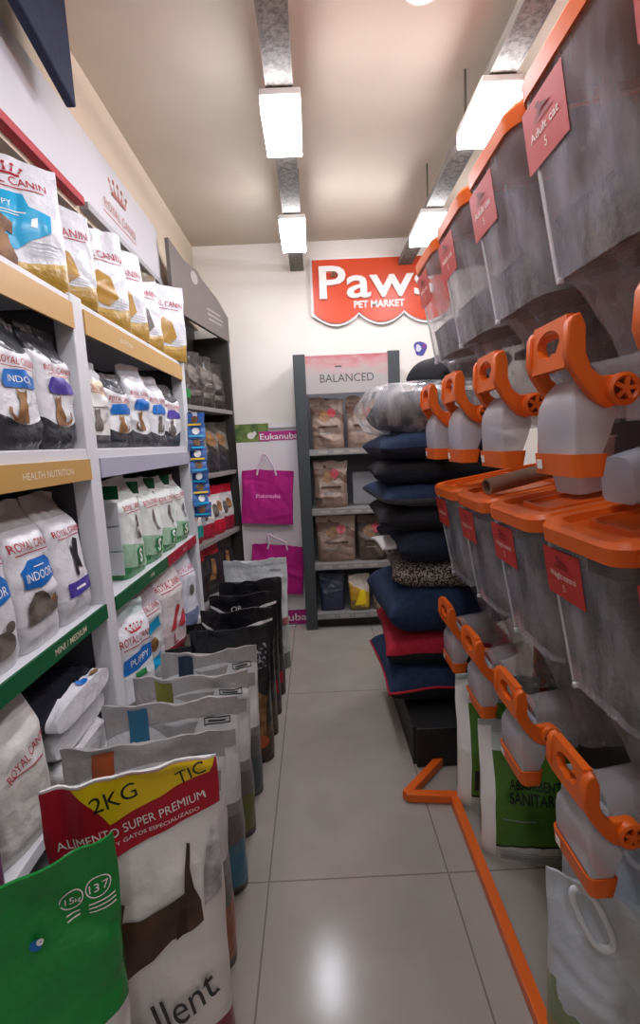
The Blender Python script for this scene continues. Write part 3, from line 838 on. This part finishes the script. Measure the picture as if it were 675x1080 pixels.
bag('beige_pouch', 'small beige pouch at the right of the stand\'s lowest shelf', 'pet food pouch', (.49, 3.70, .132), 0, .15, .28, .09, pal(mottled('#8a7a6a', '#b0a494', 9, .4)), [], None, n=3, seed=122)
bag('navy_pouch', 'dark blue pouch at the left of the stand\'s lowest shelf', 'pet food pouch', (.09, 3.72, .132), 0, .2, .30, .09, pal(foil('#2f3a4c')), [], None, n=3, seed=123)

# ================================================================== bags lined up on the floor, left
GF = 'grey topped bags in the floor row'
PAL.append(plain('#a09c9a', .35)); GTOP = len(PAL)-1
def grey_bag(lb, y, h, w, x, tab, foot, seed, txt):
    film = banded([(0, '#4a4a4c'), (.07, foot), (.30, '#6b6866'), (.44, '#8b8987'), (.50, '#e2e4e6'), (.905, '#a8a4a2')], .32, -.05, .25, .35, 18, .04)
    d = [('rect', .19, .80, .34, .985, tab), ('text', txt, .265, .825, .022, W_)]
    for a in ((.74, .875, .93, .881), (.74, .905, .93, .911), (.74, .875, .747, .911), (.923, .875, .93, .911)): d.append(('rect',)+a+(K_,))
    d.append(('rect', .77, .889, .90, .897, K_))
    d.append(('poly', [(.345, .905), (.42, .88), (.55, .815), (.66, .845), (.70, .905)], GTOP)); d.append(('rect', .70, .76, .96, .84, GTOP))
    d += [('ell', .5, .6, .07, .05, GRY)]
    return bag('grey_food_bag', lb, 'pet food bag', (x, y, 0), 7, w, h, .17, pal(film), d, GF, n=2.8, seed=seed, amp=.009, dent=.035, top=.05, roll=0)
grey_bag('grey topped bag with orange tab directly behind the red and yellow bag', 1.18, .72, .42, -.495, TOR, '#a3562a', 201, '80%')
grey_bag('grey topped bag with teal blue tab in the floor row', 1.42, .69, .42, -.495, TTE, '#3a7690', 202, '80%')
grey_bag('grey topped bag with olive tab in the floor row', 1.65, .665, .41, -.49, TOL, '#6d7238', 203, '80%')
grey_bag('grey topped bag with dark navy tab, last grey one in the floor row', 1.865, .65, .39, -.475, TNV, '#44525c', 204, '80%')
GBK = 'black bags in the floor row'
blackfilm = lambda a, b: banded([(0, '#141416'), (.1, a), (.2, b), (.42, '#1a1a1d'), (.9, '#202024')], .28, .2, .2, .4, 20, .2)
SPK = mottled('#202024', '#b9bcc4', 60, .4, .5, .62)
for i, (lb, y, h, x, dec) in enumerate((
        ('black bag with white speckles, first behind the grey ones', 2.09, .665, -.43, [('poly', [(.45, .62), (.95, .70), (.95, .88), (.7, .84), (.5, .76)], len(PAL)), ('poly', [(.6, .2), (.9, .2), (.95, .5), (.8, .55)], CAT), ('ell', .85, .18, .03, .03, TOR)]),
        ('black bag with curved white stripe, second behind the grey ones', 2.28, .68, -.425, [('poly', [(.02, .92), (.2, .86), (.5, .85), (.98, .92), (.98, .90), (.5, .82), (.2, .83), (.02, .90)], W_)]),
        ('black bag with white lettering and curved stripe, third behind the grey ones', 2.47, .70, -.42, [('poly', [(.02, .93), (.2, .87), (.5, .86), (.98, .93), (.98, .91), (.5, .83), (.2, .84), (.02, .91)], W_), ('text', 'OR', .4, .90, .03, W_), ('rect', .7, .2, .95, .3, R_)]),
        ('tall black bag in front of the white floor bag', 2.68, .71, -.41, [('rect', .2, .6, .9, .62, GRY), ('rect', .72, .12, .96, .22, R_)]))):
    bag('black_food_bag', lb, 'pet food bag', (x, y, 0), 6, .36, h, .16, pal(blackfilm('#3a2418', '#4c3524') if i < 2 else blackfilm('#3a1d24', '#2a2024'))+[SPK], dec, GBK, n=2.8, seed=210+i, amp=.009, dent=.03)
bag('white_food_bag', 'white foil bag at the far end of the floor row', 'pet food bag', (-.42, 3.02, 0), 5, .41, .745, .17, pal(banded([(0, '#6d7470'), (.15, '#b8bfbf'), (.4, '#a9696e'), (.47, '#cdd3d4'), (.93, '#bfc6c7')], .3, 0, 0, .35)), [('rect', .72, .89, .9, .91, GRY), ('rect', .05, .955, .95, .96, GRY)], None, n=2.8, seed=220, amp=.01, dent=.02)
for i, (lb, x, y, h, c) in enumerate((('narrow dark box pouch with green print left of the black bags', -.655, 2.02, .66, GRN), ('narrow black pouch behind the green printed one', -.655, 2.25, .68, GCAT))):
    bag('narrow_pouch', lb, 'pet food pouch', (x, y, 0), 5, .11, h-.06, .11, pal(foil('#1b1b1e')), [('rect', .15, .84, .85, .93, c)], None, n=5, box=True, seed=230+i)

# the big white dog-food bag with red and yellow top
EW, EH = .43, .80
exf = banded([(0, '#8e1a3c'), (.16, '#ecebea')], .3, -.28, .5, .25, 14)
PAL.append(mottled('#8f8f94', '#e3e3e6', 16, .5, .4, .6)); GREYCAT = len(PAL)-1
PAL.append(plain('#35363c', .45)); INKG = len(PAL)-1
PAL.append(plain('#2a1b15', .45)); INK_BR = len(PAL)-1
d = [('poly', [(.005, .735), (.3, .77), (.6, .80), (.995, .85), (.995, .995), (.005, .995)], R_),
     ('poly', [(.30, .995), (.46, .87), (.66, .905), (.95, .955), (.985, .995)], YEL),
     ('text', '2KG', .49, .94, .036, K_, {'rot': 10}), ('text', 'TIC', .86, .962, .030, K_, {'rot': 24, 'italic': .2}),
     ('text', 'ALIMENTO SUPER PREMIUM', .57, .855, .019, W_, {'fit': .305, 'rot': 8, 'bow': .3}),
     ('text', 'PARA PERROS Y GATOS ESPECIALIZADO', .57, .825, .008, W_, {'fit': .28, 'rot': 7, 'bow': .25}),
     ('poly', [(.16, .43), (.3, .46), (.6, .49), (.70, .525), (.80, .53), (.87, .545), (.865, .60), (.835, .64), (.82, .70), (.83, .76), (.815, .765), (.795, .70), (.785, .635), (.72, .625), (.55, .605), (.47, .61), (.49, .66), (.44, .695), (.28, .70), (.16, .66)], DOG),
     ('poly', [(.72, .52), (.78, .535), (.79, .60), (.75, .59)], INK_BR), ('poly', [(.30, .695), (.44, .69), (.49, .66), (.46, .635), (.36, .65)], INK_BR),
     ('poly', [(.88, .58), (.97, .60), (.99, .70), (.97, .80), (.93, .78), (.89, .68)], GREYCAT),
     ('text', 'llent', .735, .335, .085, INKG, {'fit': .145, 'rot': 16, 'italic': .12})]
def shift_u(q):
    f = lambda u: 1-(1-u)*EW/.36
    if q[0] == 'poly': return ('poly', [(max(.004, f(u)), v) for u, v in q[1]], q[2])
    return (q[0], q[1], f(q[2]))+tuple(q[3:])
d = [shift_u(q) for q in d]; EW = .36
bag('dog_food_sack', 'big white sack with brown dog and red and yellow top in front', 'dog food sack', (-.429, .945, 0), 18, EW, EH, .15, pal(exf), d, None, n=3, seed=301, amp=.008, dent=.02, top=.05)
# green 15 kg sack
GW_, GH = .36, .765
gf = banded([(0, '#d9dad8'), (.56, '#1f8a3a')], .24, -.08, .2, .45, 12)
d = [('ring', .775, .885, .020, .002, W_), ('ring', .895, .89, .020, .002, W_), ('text', '15', .765, .885, .014, W_), ('text', 'kg', .803, .883, .008, W_), ('text', '137', .895, .89, .015, W_)]
d += [('rect', .745, .85-.010*k, .81, .853-.010*k, W_) for k in range(2)]+[('rect', .85, .855-.010*k, .96, .858-.010*k, W_) for k in range(3)]
d += [('ell', .60, .84, .010, .010, B_), ('ell', .62, .845, .006, .006, W_)]
bag('dog_food_sack', 'green sack with two white round badges and white foot, nearest on the left', 'dog food sack', (-.562, .705, 0), 36, GW_, GH, .14, pal(gf), d, None, n=3, seed=305, amp=.010, top=.05)

# ================================================================== gravity bins
BODY = clear('#c6c4cc', .50, .08, .10, 7, (.20, .54))
CHUTE = clear('#d2d2da', .60, .22)
SPOUT = clear('#b9b4b6', .40, .12, .1, 20)
th = math.radians(-9)
ct, stt = math.cos(th), math.sin(th)
def loc_(xp, z):            # tilted-frame coordinates from upright ones
    return (xp*ct - z*stt, xp*stt + z*ct)
def rrect(x0, x1, b, r, z, n=6):
    pts = []
    for cx, cy, a0 in ((x0+r, -b+r, PI), (x1-r*.5, -b+r*.5, 1.5*PI), (x1-r*.5, b-r*.5, 0), (x0+r, b-r, .5*PI)):
        rr = r if cx < (x0+x1)/2 else r*.5
        for i in range(n+1):
            a = a0+PI/2*i/n
            pts.append((cx+rr*math.cos(a), cy+rr*math.sin(a), z))
    return pts
def tl(p): x, z = loc_(p[0], p[2]); return (x, p[1], z)
BD = .46
def make_bin(label_text, mark):
    root = thing('food_dispenser', '', '', (0, 0, 0))
    root.rotation_euler = (0, th, 0)
    # body: tapering tub
    mb = MB()
    rings = [rrect(.006, BD, .152, .05, -.032), rrect(.007, BD, .151, .05, -.12), rrect(.014, BD-.01, .143, .05, -.385)]
    mb.loft(rings, 0, False, False)
    # bottom: step in, then a funnel down to the neck (drawn upright, hence tl)
    A = rings[-1]
    f1 = [tl(p) for p in rrect(.115, .50, .118, .04, -.40)]
    f2 = [tl(p) for p in rrect(.165, .42, .09, .04, -.50)]
    f3 = [tl(p) for p in rrect(.19, .33, .07, .03, -.57)]
    f4 = [tl(p) for p in rrect(.19, .32, .066, .03, -.66)]
    st_ = [(p[0]+.02 if p[0] < .2 else p[0]-.02, p[1]*.93, -.388) for p in A]
    mb.loft([A, st_, f1, f2, f3, f4], 0, False, True)
    mb.build('bin_body', BODY, root, smooth=50)
    # paler, more opaque strip painting a bright edge reflection along the far front corner
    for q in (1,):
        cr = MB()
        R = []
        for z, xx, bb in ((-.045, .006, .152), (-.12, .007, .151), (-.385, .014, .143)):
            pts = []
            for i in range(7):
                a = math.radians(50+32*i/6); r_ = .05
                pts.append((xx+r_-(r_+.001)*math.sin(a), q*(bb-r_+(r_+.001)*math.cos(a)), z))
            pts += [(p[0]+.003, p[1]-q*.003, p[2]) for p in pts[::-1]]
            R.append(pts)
        cr.loft(R); cr.build('edge_highlight', clear('#f1f0f4', .62, .12), root, smooth=50)
    # lid
    ld = MB()
    o0 = rrect(0, BD+.01, .157, .055, -.042); o1 = rrect(0, BD+.01, .158, .055, -.010); o2 = rrect(.008, BD+.002, .150, .050, 0)
    i1 = rrect(.034, BD-.02, .124, .038, 0); i2 = rrect(.040, BD-.026, .118, .034, -.016)
    under = rrect(.008, BD-.002, .149, .05, -.042); und2 = rrect(.010, BD-.004, .147, .05, -.025)
    ld.loft([und2, under, o0, o1, o2, i1, i2], 0, True, True)
    lid = ld.build('lid', ORANGE, root, smooth=35)
    rg = MB()
    a1 = rrect(.075, .30, .085, .02, -.0165); a2 = rrect(.079, .296, .081, .018, -.004); a3 = rrect(.088, .287, .072, .014, -.004); a4 = rrect(.092, .283, .068, .012, -.013)
    rg.loft([a1, a2, a3, a4], 0, False, True)
    rg.build('lid_grip', ORANGE, lid, smooth=35)
    # sticker on the far half of the front
    sk = MB()
    zc, hh = -.112, .056
    xs = lambda z, o_: .0062+(-(z)-.12)*.026*(z < -.12)-o_
    flat_print(sk, [('rect', 0, 0, 1, 1, 0)], .15, 2*hh, lambda x, z, o_: (xs(zc-hh+z, .002+o_), .062-x, zc-hh+z), 0)
    flat_print(sk, [('text', label_text, .5, .48, .014, 1, {'fit': .105, 'bold': .01}), ('text', mark, .5, .24, .016, 1), ('poly', [(.3, .70), (.5, .82), (.7, .72), (.5, .74)], 2), ('ell', .42, .84, .008, .005, 2), ('rect', .3, .64, .7, .67, 2)], .15, 2*hh, lambda x, z, o_: (xs(zc-hh+z, .002+o_), .062-x, zc-hh+z), .0008)
    sk.build('sticker', [LABEL_RED, plain('#f0d9cf', .5), plain('#7a1c16', .5)], root, smooth=0)
    # clip on front
    MB().box(.008, .020, .086, .096, -.392, -.380).build('front_clip', clear('#e8e6ea', .8, .2), root, bevel=.002)
    # spout from neck to chute
    sp = MB()
    def ring_yz(xp, b, z0, z1):
        n = 16; pts = []
        for i in range(n):
            a = 2*PI*i/n
            y = b*math.copysign(abs(math.cos(a))**.6, math.cos(a)); z = (z0+z1)/2+(z1-z0)/2*math.copysign(abs(math.sin(a))**.6, math.sin(a))
            pts.append(tl((xp, y, z)))
        return pts
    sp.loft([ring_yz(.21, .055, -.66, -.53), ring_yz(.13, .056, -.655, -.545), ring_yz(.07, .057, -.665, -.555)], 0, False, False)
    sp.build('spout', SPOUT, root, smooth=60)
    # chute: white translucent downpipe
    cb = MB()
    sec = [(-.583, .044, .074, .045), (-.600, .030, .088, .056), (-.628, .022, .097, .064), (-.650, .022, .098, .070), (-.685, .024, .088, .071), (-.722, .027, .074, .072)]
    R = []
    for z, x0, x1, b in sec: R.append([tl(p) for p in rrect(x0, x1, b, min(.016 if z > -.61 else .007, (x1-x0)*.3), z, 4)])
    cb.loft(R, 0, True, False)
    ch = cb.build('chute', CHUTE, root, smooth=50)
    rb = MB()
    R = [[tl(p) for p in rrect(x0, x1, b, .014, z, 4)] for z, x0, x1, b in ((-.716, .024, .079, .0745), (-.716, .020, .083, .078), (-.757, .025, .076, .078), (-.757, .030, .071, .073), (-.716, .026, .077, .073))]
    rb.loft(R, 0, False, False)
    rim = rb.build('chute_rim', ORANGE, ch, smooth=40)
    pt = MB()
    q = [tl(p) for p in ((.0195, .055, -.728), (.0195, .036, -.728), (.0215, .036, -.746), (.0215, .055, -.746))]
    q2 = [(p[0]-.0015, p[1], p[2]) for p in q]
    pt.loft([q, q2]); pt.build('price_tag', plain('#f3efe8', .5), rim, smooth=0)
    # lever handle: two bent arms, a bridge with a finger hole, round pivots
    arm = [(.024, -.478), (.034, -.500), (.036, -.545), (.046, -.570), (.063, -.584), (.082, -.583)]
    for i in range(13):
        a = math.radians(112-i*18)
        arm.append((.097+.027*math.cos(a), -.608+.027*math.sin(a)))
    arm += [(.078, -.638), (.060, -.628), (.044, -.612), (.026, -.590), (.010, -.566), (.002, -.545), (.004, -.495), (.010, -.484)]
    # bridge panel with oval hole, scalloped lower edge of the hole
    br = MB()
    n = 40; outer, inner = [], []
    for i in range(n):
        a = 2*PI*i/n
        ca, sa = math.cos(a), math.sin(a)
        k = 1/max(abs(ca)/.062, abs(sa)/.044)
        outer.append((k*ca, k*sa-.001))
        iy, iz = .042*ca, .026*sa
        if sa < -.2: iz += .006*abs(math.sin(4*math.acos(max(-1, min(1, ca)))))
        inner.append((iy, iz+.002))
    zc = -.520
    def br_pt(y, z, q): return tl((.008+q-.10*max(0, z-.02)*-1, y, zc+z))
    R = [[br_pt(y, z, 0) for y, z in outer], [br_pt(y, z, .018) for y, z in outer], [br_pt(y, z, .018) for y, z in inner], [br_pt(y, z, 0) for y, z in inner]]
    R.append(R[0]); br.loft(R, 0, False, False)
    hnd = br.build('handle', ORANGE, root, smooth=40)
    for s in (-1, 1):
        MB().prism(arm, lambda a, b, y: tl((a, y, b)), s*.060, s*.080).build('arm', ORANGE, hnd, smooth=40, bevel=.003)
    tp = MB().prism([(.010, -.484), (.024, -.477), (.036, -.492), (.034, -.505), (.012, -.500)], lambda a, b, y: tl((a, y, b)), -.0605, .0605)
    tp.build('grip_top', ORANGE, hnd, smooth=40, bevel=.003)
    c = loc_(.097, -.608)
    for s in (-1, 1):
        pc = MB()
        pc.loft([[(c[0]+r*math.cos(2*PI*j/24), s*y, c[1]+r*math.sin(2*PI*j/24)) for j in range(24)] for r, y in ((.028, .078), (.028, .090), (.022, .093), (.018, .090), (.018, .086))], 0, True, True)
        for k in range(5):
            a = 2*PI*k/5
            u = Vector((math.cos(a), 0, math.sin(a))); w = Vector((-u.z, 0, u.x))
            p0 = Vector((c[0], s*.0915, c[1])); p1 = p0+u*.019
            pc.loft([[p+w*.0035*q+Vector((0, e, 0)) for q, e in ((-1, -.003), (1, -.003), (1, .003), (-1, .003))] for p in (p0, p1)])
        for r in range(1): pass
        pc.build('pivot_cap', [ORANGE], hnd, smooth=40)
        MB().disc((c[0], s*.0862, c[1]), .0175, (0, s, 0), .0012).build('pivot_recess', plain('#5a1f08', .5), hnd, smooth=0)
    return root
KIB = mottled('#453b36', '#6b5f57', 60, .9, .35, .65, .8)
KIB2 = mottled('#2b2523', '#463d39', 60, .9, .35, .65, .8)
def kibble(xf, yc, zt, lb, group, fill, seed, mat):
    """a heap of dry food inside a tub; local shape follows the tub"""
    mb = MB(); R = []
    for z, k in ((-.380, 0), (-.32, .3), (-.27, .6)):
        if z > fill: continue
        R.append(rrect(.032-(.008*k), BD-.016, .128+.006*k, .045, z))
    n = len(R[0]); topr = rrect(.024, BD-.012, .133, .045, fill)
    rnd = random.Random(seed)
    topr = [(x, y, z-.015+.045*(x/BD)+.012*noise.noise(Vector((x*8, y*8, seed)))) for x, y, z in topr]
    R.append(topr)
    cx = sum(p[0] for p in topr)/n
    for s in (.75, .45, .15):
        R.append([(cx+(x-cx)*s, y*s, z+.02*(1-s)+.012*noise.noise(Vector((x*s*9, y*s*9, seed+3)))) for x, y, z in topr])
    mb.loft(R)
    o = mb.build('kibble', mat, None, smooth=60)
    o.location = (xf, yc, zt); o.rotation_euler = (0, th, 0)
    tag(o, lb, 'dry pet food', group, 'stuff')
YS = [1.865, 1.545, 1.225, .902, .580]
ORD = ['farthest', 'second farthest', 'middle', 'second nearest', 'nearest']
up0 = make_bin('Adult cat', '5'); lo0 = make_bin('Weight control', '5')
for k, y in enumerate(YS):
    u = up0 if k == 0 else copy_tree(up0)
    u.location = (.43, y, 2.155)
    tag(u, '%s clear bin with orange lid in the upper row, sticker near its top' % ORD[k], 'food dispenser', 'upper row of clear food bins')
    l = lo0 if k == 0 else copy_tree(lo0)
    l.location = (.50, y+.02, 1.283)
    tag(l, '%s clear bin with orange lid in the lower row above the floor bags' % ORD[k], 'food dispenser', 'lower row of clear food bins')
    kibble(.43, y, 2.155, 'dark dry food in the %s upper bin' % ORD[k], 'dry food in the bins', -.26, k, KIB)
    kibble(.50, y+.02, 1.283, 'dark dry food in the %s lower bin' % ORD[k], 'dry food in the bins', -.07, k+7, KIB2)

# ---- rack carrying the bins
t = thing('bin_rack', 'orange framed rack with dark back carrying both rows of bins', 'rack', (.5, 0, 0))
RB = plain('#2c2829', .6)
def bar(p, q, w, h, name, m=ORANGE):
    p = Vector(p); q = Vector(q); d_ = (q-p).normalized(); s = Vector((d_.y, -d_.x, 0)).normalized()*w/2
    up = Vector((0, 0, h))
    MB().loft([[e-s, e+s, e+s+up, e-s+up] for e in (p, q)]).build(name, m, t, smooth=0, bevel=.003)
bar((.003, .25, .004), (.003, 1.735, .004), .034, .036, 'floor_rail')
bar((.018, 1.742, .005), (-.185, 1.765, .005), .034, .036, 'floor_rail')
bar((-.19, 1.76, .006), (.06, 2.03, .006), .034, .036, 'floor_rail')
MB().box(.52, .535, .25, 2.06, 0, 2.05).build('back_panel', plain('#5d5957', .6), t, smooth=0)
for y in (.32, 2.05):
    MB().box(.47, .52, y-.02, y+.02, 0, 2.05).build('upright_post', ORANGE, t, bevel=.003)
# cradles under the tubs' rear half
for z, x0 in ((1.835, .36), (.955, .43)):
    MB().box(x0, .52, .30, 2.06, z-.05, z-.02).build('shelf_beam', RB, t, smooth=0)

# ---- odds and ends on the lower lids
o = MB().loft([[(r*math.cos(2*PI*j/28), r*math.sin(2*PI*j/28), z) for j in range(28)] for r, z in ((.020, 0), (.026, 0), (.026, .42), (.020, .42), (.020, 0))], 0, False, False).build('cardboard_tube', mottled('#8a6a55', '#9a7863', 12, .8))
o.location = (.54, 1.49, 1.318); o.rotation_euler = (0, math.radians(80), math.radians(12))
tag(o, 'brown cardboard tube lying across the lower bin lids', 'tube')
def cup(name, lb, loc, rot, secs, m, cap1):
    mb = MB(); R = [rrect(-a, a, b, r, z, 5) for a, b, r, z in secs]
    mb.loft(R, 0, True, cap1)
    o = mb.build(name, m, None, smooth=50)
    o.location = loc; o.rotation_euler = [math.radians(v) for v in rot]
    tag(o, lb, 'scoop')
cup('plastic_scoop', 'white translucent scoop standing on the middle lower lid', (.72, 1.27, 1.322), (0, -9, 8), [(.045, .055, .02, 0), (.060, .070, .02, .13), (.064, .074, .02, .135), (.060, .070, .02, .131), (.045, .055, .018, .006)], clear('#d9d6da', .6, .3), True)
cup('plastic_scoop', 'clear plastic scoop lying on its side on the second nearest lower lid', (.64, 1.00, 1.372), (0, 81, 4), [(.05, .05, .03, 0), (.066, .066, .03, .20), (.070, .070, .03, .205), (.066, .066, .03, .201), (.05, .05, .028, .006)], clear('#c9ccd6', .5, .15), True)

# ================================================================== sacks on the floor behind the orange rail
litter = banded([(0, '#d2d3d0'), (.15, '#1c1d1c'), (.165, '#4c7a26'), (.80, '#c9d6d8'), (.92, '#b4bfc4')], .3, -.05, 0, .3)
def litter_dec(W, H):
    return [('rect', 0.0, .05, .13, .96, W_), ('text', 'ABSORBENTE', .56, .60, .03, K_, {'fit': .19, 'bold': .02}), ('text', 'SANITARIO', .56, .515, .036, K_, {'fit': .19, 'bold': .02}), ('rect', .2, .36, .55, .368, GRY)]+[('rect', .18, .115-.016*k, .95, .121-.016*k, GRY) for k in range(5)]
GLI = 'green and white sacks behind the orange rail'
bag('litter_sack', 'green and white sack with dark lettering, nearer one behind the orange rail', 'litter sack', (.69, 1.50, 0), -10, .33, .50, .15, pal(litter), litter_dec(.33, .5), GLI, n=3, seed=401)
bag('litter_sack', 'green and white sack half hidden behind the other green one', 'litter sack', (.665, 1.72, 0), -12, .31, .56, .14, pal(litter), [('rect', 0, .05, .16, .96, W_), ('rect', .2, .2, .3, .35, K_)], GLI, n=3, seed=402)
bluef = banded([(0, '#7f9470'), (.2, '#b9c2ca'), (.6, '#c6d0d8'), (.9, '#b5c2cd')], .3, .4, 0, .3, 14, .4)
GHB = 'pale blue sacks with white carry handles'
def handle_bag(lb, x, y, h, yaw, seed, hu, hv, rot):
    b = bag('handled_sack', lb, 'litter sack', (x, y, 0), yaw, .33, h, .17, pal(bluef), [('poly', [(.45, .35), (.6, .45), (.62, .62), (.7, .5), (.85, .52), (.92, .64), (.97, .4), (.9, .15), (.5, .1)], len(PAL)), ('poly', [(.55, .3), (.62, .34), (.6, .4)], CAT), ('rect', .78, .12, .98, .28, GRN)], GHB, n=2.8, seed=seed, amp=.01)
    b.data.materials.append(mottled('#7d6b58', '#a8967f', 14, .6))
    pts = []
    for i in range(36):
        a = 2*PI*i/36; ca, sa = math.cos(a), math.sin(a)
        X = .026*math.copysign(abs(ca)**.8, ca); Z = .070*math.copysign(abs(sa)**.6, sa)
        c, s = math.cos(math.radians(rot)), math.sin(math.radians(rot))
        pts.append(((hu-.5)*.33+X*c-Z*s, -.085+.02*(hv > .8), hv*h+X*s+Z*c))
    MB().tube(pts, .0085, seg=10, closed=True).build('carry_handle', plain('#d7dde3', .35), b)
    return b
handle_bag('pale blue sack with white oval carry handle, nearest on the right', .66, .93, .425, -30, 411, .30, .95, 25)
handle_bag('pale blue sack with white handle behind the nearest handled sack', .80, 1.13, .56, -30, 412, .5, .8, 20)

# ================================================================== stack of pet cushions
def cushion(lb, x, y, z, w, d_, h, yaw, top, side, piping=None, seed=0, group='pet cushions in the tall stack', tilt=(0, 0)):
    n = 22; mb = MB()
    sv = Vector((seed*3.1, seed*1.7, 0))
    def P(u, v, s):
        pin = ((1-u**4)*(1-v**4))**.42 if abs(u) < 1 and abs(v) < 1 else 0
        ex = 1-.05*(1-v*v)*(abs(u)**3); ey = 1-.05*(1-u*u)*(abs(v)**3)
        X, Y = u*w/2*ex, v*d_/2*ey
        wr = noise.noise(Vector((X*9, Y*9, s*2))+sv)*.012*pin
        edge = .012*noise.noise(Vector((X*6, Y*6, 0))+sv)*(1-pin)
        return (X, Y, h/2+s*h/2*pin+wr*s*.8+edge)
    for s, m in ((1, 0), (-1, 1)):
        vs = [P(math.sin(PI/2*(2*i/n-1)), math.sin(PI/2*(2*j/n-1)), s) for j in range(n+1) for i in range(n+1)]
        fs = [(j*(n+1)+i, j*(n+1)+i+1, (j+1)*(n+1)+i+1, (j+1)*(n+1)+i) for j in range(n) for i in range(n)]
        if s < 0: fs = [f[::-1] for f in fs]
        mb.add(vs, fs, m)
    o = mb.build('pet_cushion', [top, side], None, smooth=70)
    o.location = (x, y, z); o.rotation_euler = (math.radians(tilt[0]), math.radians(tilt[1]), math.radians(yaw))
    tag(o, lb, 'pet cushion', group)
    if piping:
        ring = []
        N = 18
        for a, b in ((0, -1), (1, 0), (0, 1), (-1, 0)):
            for i in range(N):
                q = 2*i/N-1
                u, v = {(0, -1): (q, -1), (1, 0): (1, q), (0, 1): (-q, 1), (-1, 0): (-1, -q)}[(a, b)]
                ring.append(P(u, v, 1))
        MB().tube(ring, .0065, seg=8, closed=True).build('piping', piping, o)
    return o
def cloth(h1, h2): return mottled(h1, h2, 40, .9, .3, .7, .25)
NAVY = cloth('#1c2c4a', '#243758'); BLK = cloth('#15161a', '#1d1e23'); RD = cloth('#a3172c', '#b82035'); DNV = cloth('#131b2c', '#1a2438'); GRYC = cloth('#4b4f55', '#5d6168')
LEO = mottled('#a89d92', '#2e2622', 120, .9, .44, .52, .1, 1)
PR = plain('#b01a30', .8)
xs_, ys_ = .60, 2.40
o = MB()
t = thing('crate', 'black crate under the cushion stack', 'crate', (xs_+.05, 2.28, 0))
for s in (-1, 1):
    MB().box(-.25, .25, s*.31-.012, s*.31+.012, 0, .19).build('side_panel', plain('#1b1a1c', .6), t, bevel=.004)
    MB().box(s*.25-.012, s*.25+.012, -.298, .298, 0, .19).build('end_panel', plain('#1b1a1c', .6), t, bevel=.004)
MB().box(-.238, .238, -.298, .298, .175, .188).build('crate_top', plain('#1b1a1c', .6), t)
stk = [  # label, top, side, piping, height, dx, dyaw
 ('lowest cushion of the stack, navy with red piping', NAVY, BLK, PR, .18, 0, 2),
 ('red cushion with black underside, second from the bottom of the stack', RD, BLK, None, .17, .02, -3),
 ('plain navy cushion third from the bottom', NAVY, NAVY, None, .22, .0, 4),
 ('leopard print cushion in the middle of the stack', LEO, LEO, None, .13, .07, -5),
 ('dark navy cushion resting on the leopard print one', DNV, DNV, None, .15, .06, 3),
 ('black cushion under the grey edged navy one', BLK, BLK, None, .12, .0, -2),
 ('navy cushion with grey underside above the black one', NAVY, GRYC, None, .10, -.01, 4),
 ('black cushion third from the top of the stack', BLK, DNV, None, .115, -.01, -4),
 ('bright navy cushion just below the plastic wrapped one', NAVY, DNV, None, .12, -.01, 2),
]
z = .188
for i, (lb, a, b, pi_, h, dx, yw) in enumerate(stk):
    cushion(lb, xs_+dx, ys_+.01*(i % 2), z, .62, .60, h*1.18, yw, a, b, pi_, i)
    z += h
# plastic-wrapped cushion on top
wc = cushion('dark cushion wrapped in clear plastic on top of the stack', xs_-.02, ys_, z+.01, .56, .46, .20, 3, cloth('#22252b', '#2c3037'), BLK, None, 31)
wb = MB(); R = []
for i in range(13):
    q = i/12; xx = -.355+.71*q
    rr = 1-.0*q
    e = (1-abs(2*q-1)**5)**.5
    ring = []
    for j in range(28):
        a = 2*PI*j/28
        yy = .305*math.copysign(abs(math.cos(a))**.6, math.cos(a))*(.55+.45*e); zz = .118+.128*math.copysign(abs(math.sin(a))**.8, math.sin(a))*(.3+.7*e)
        k = noise.noise(Vector((xx*14, yy*14, zz*14)))*.014
        ring.append((xx, yy+k, zz+k))
    R.append(ring)
wb.loft(R); wb.build('plastic_wrap', clear('#eef0f2', .28, .12, .8, 14, (.10, .58)), wc, smooth=70)
# black peaked cushion leaning on top
z += .245
cushion('black peaked cushion on the very top of the stack', xs_+.14, ys_+.05, z-.01, .36, .42, .17, 12, BLK, BLK, None, 40, tilt=(4, -10))
# white cloth corner
o = cushion('white cloth corner sticking out beside the leopard cushion', (.345), 2.33, .955, .11, .26, .035, 5, cloth('#c9c6c4', '#d8d5d2'), cloth('#c9c6c4', '#d8d5d2'), None, 50, None)

# ---- daylight-free shop: a weak neutral fill from the world is shut out by the walls
w = bpy.data.worlds.new('world'); SC.world = w
w.use_nodes = True
w.node_tree.nodes['Background'].inputs['Color'].default_value = (.8, .8, .8, 1)
w.node_tree.nodes['Background'].inputs['Strength'].default_value = .2
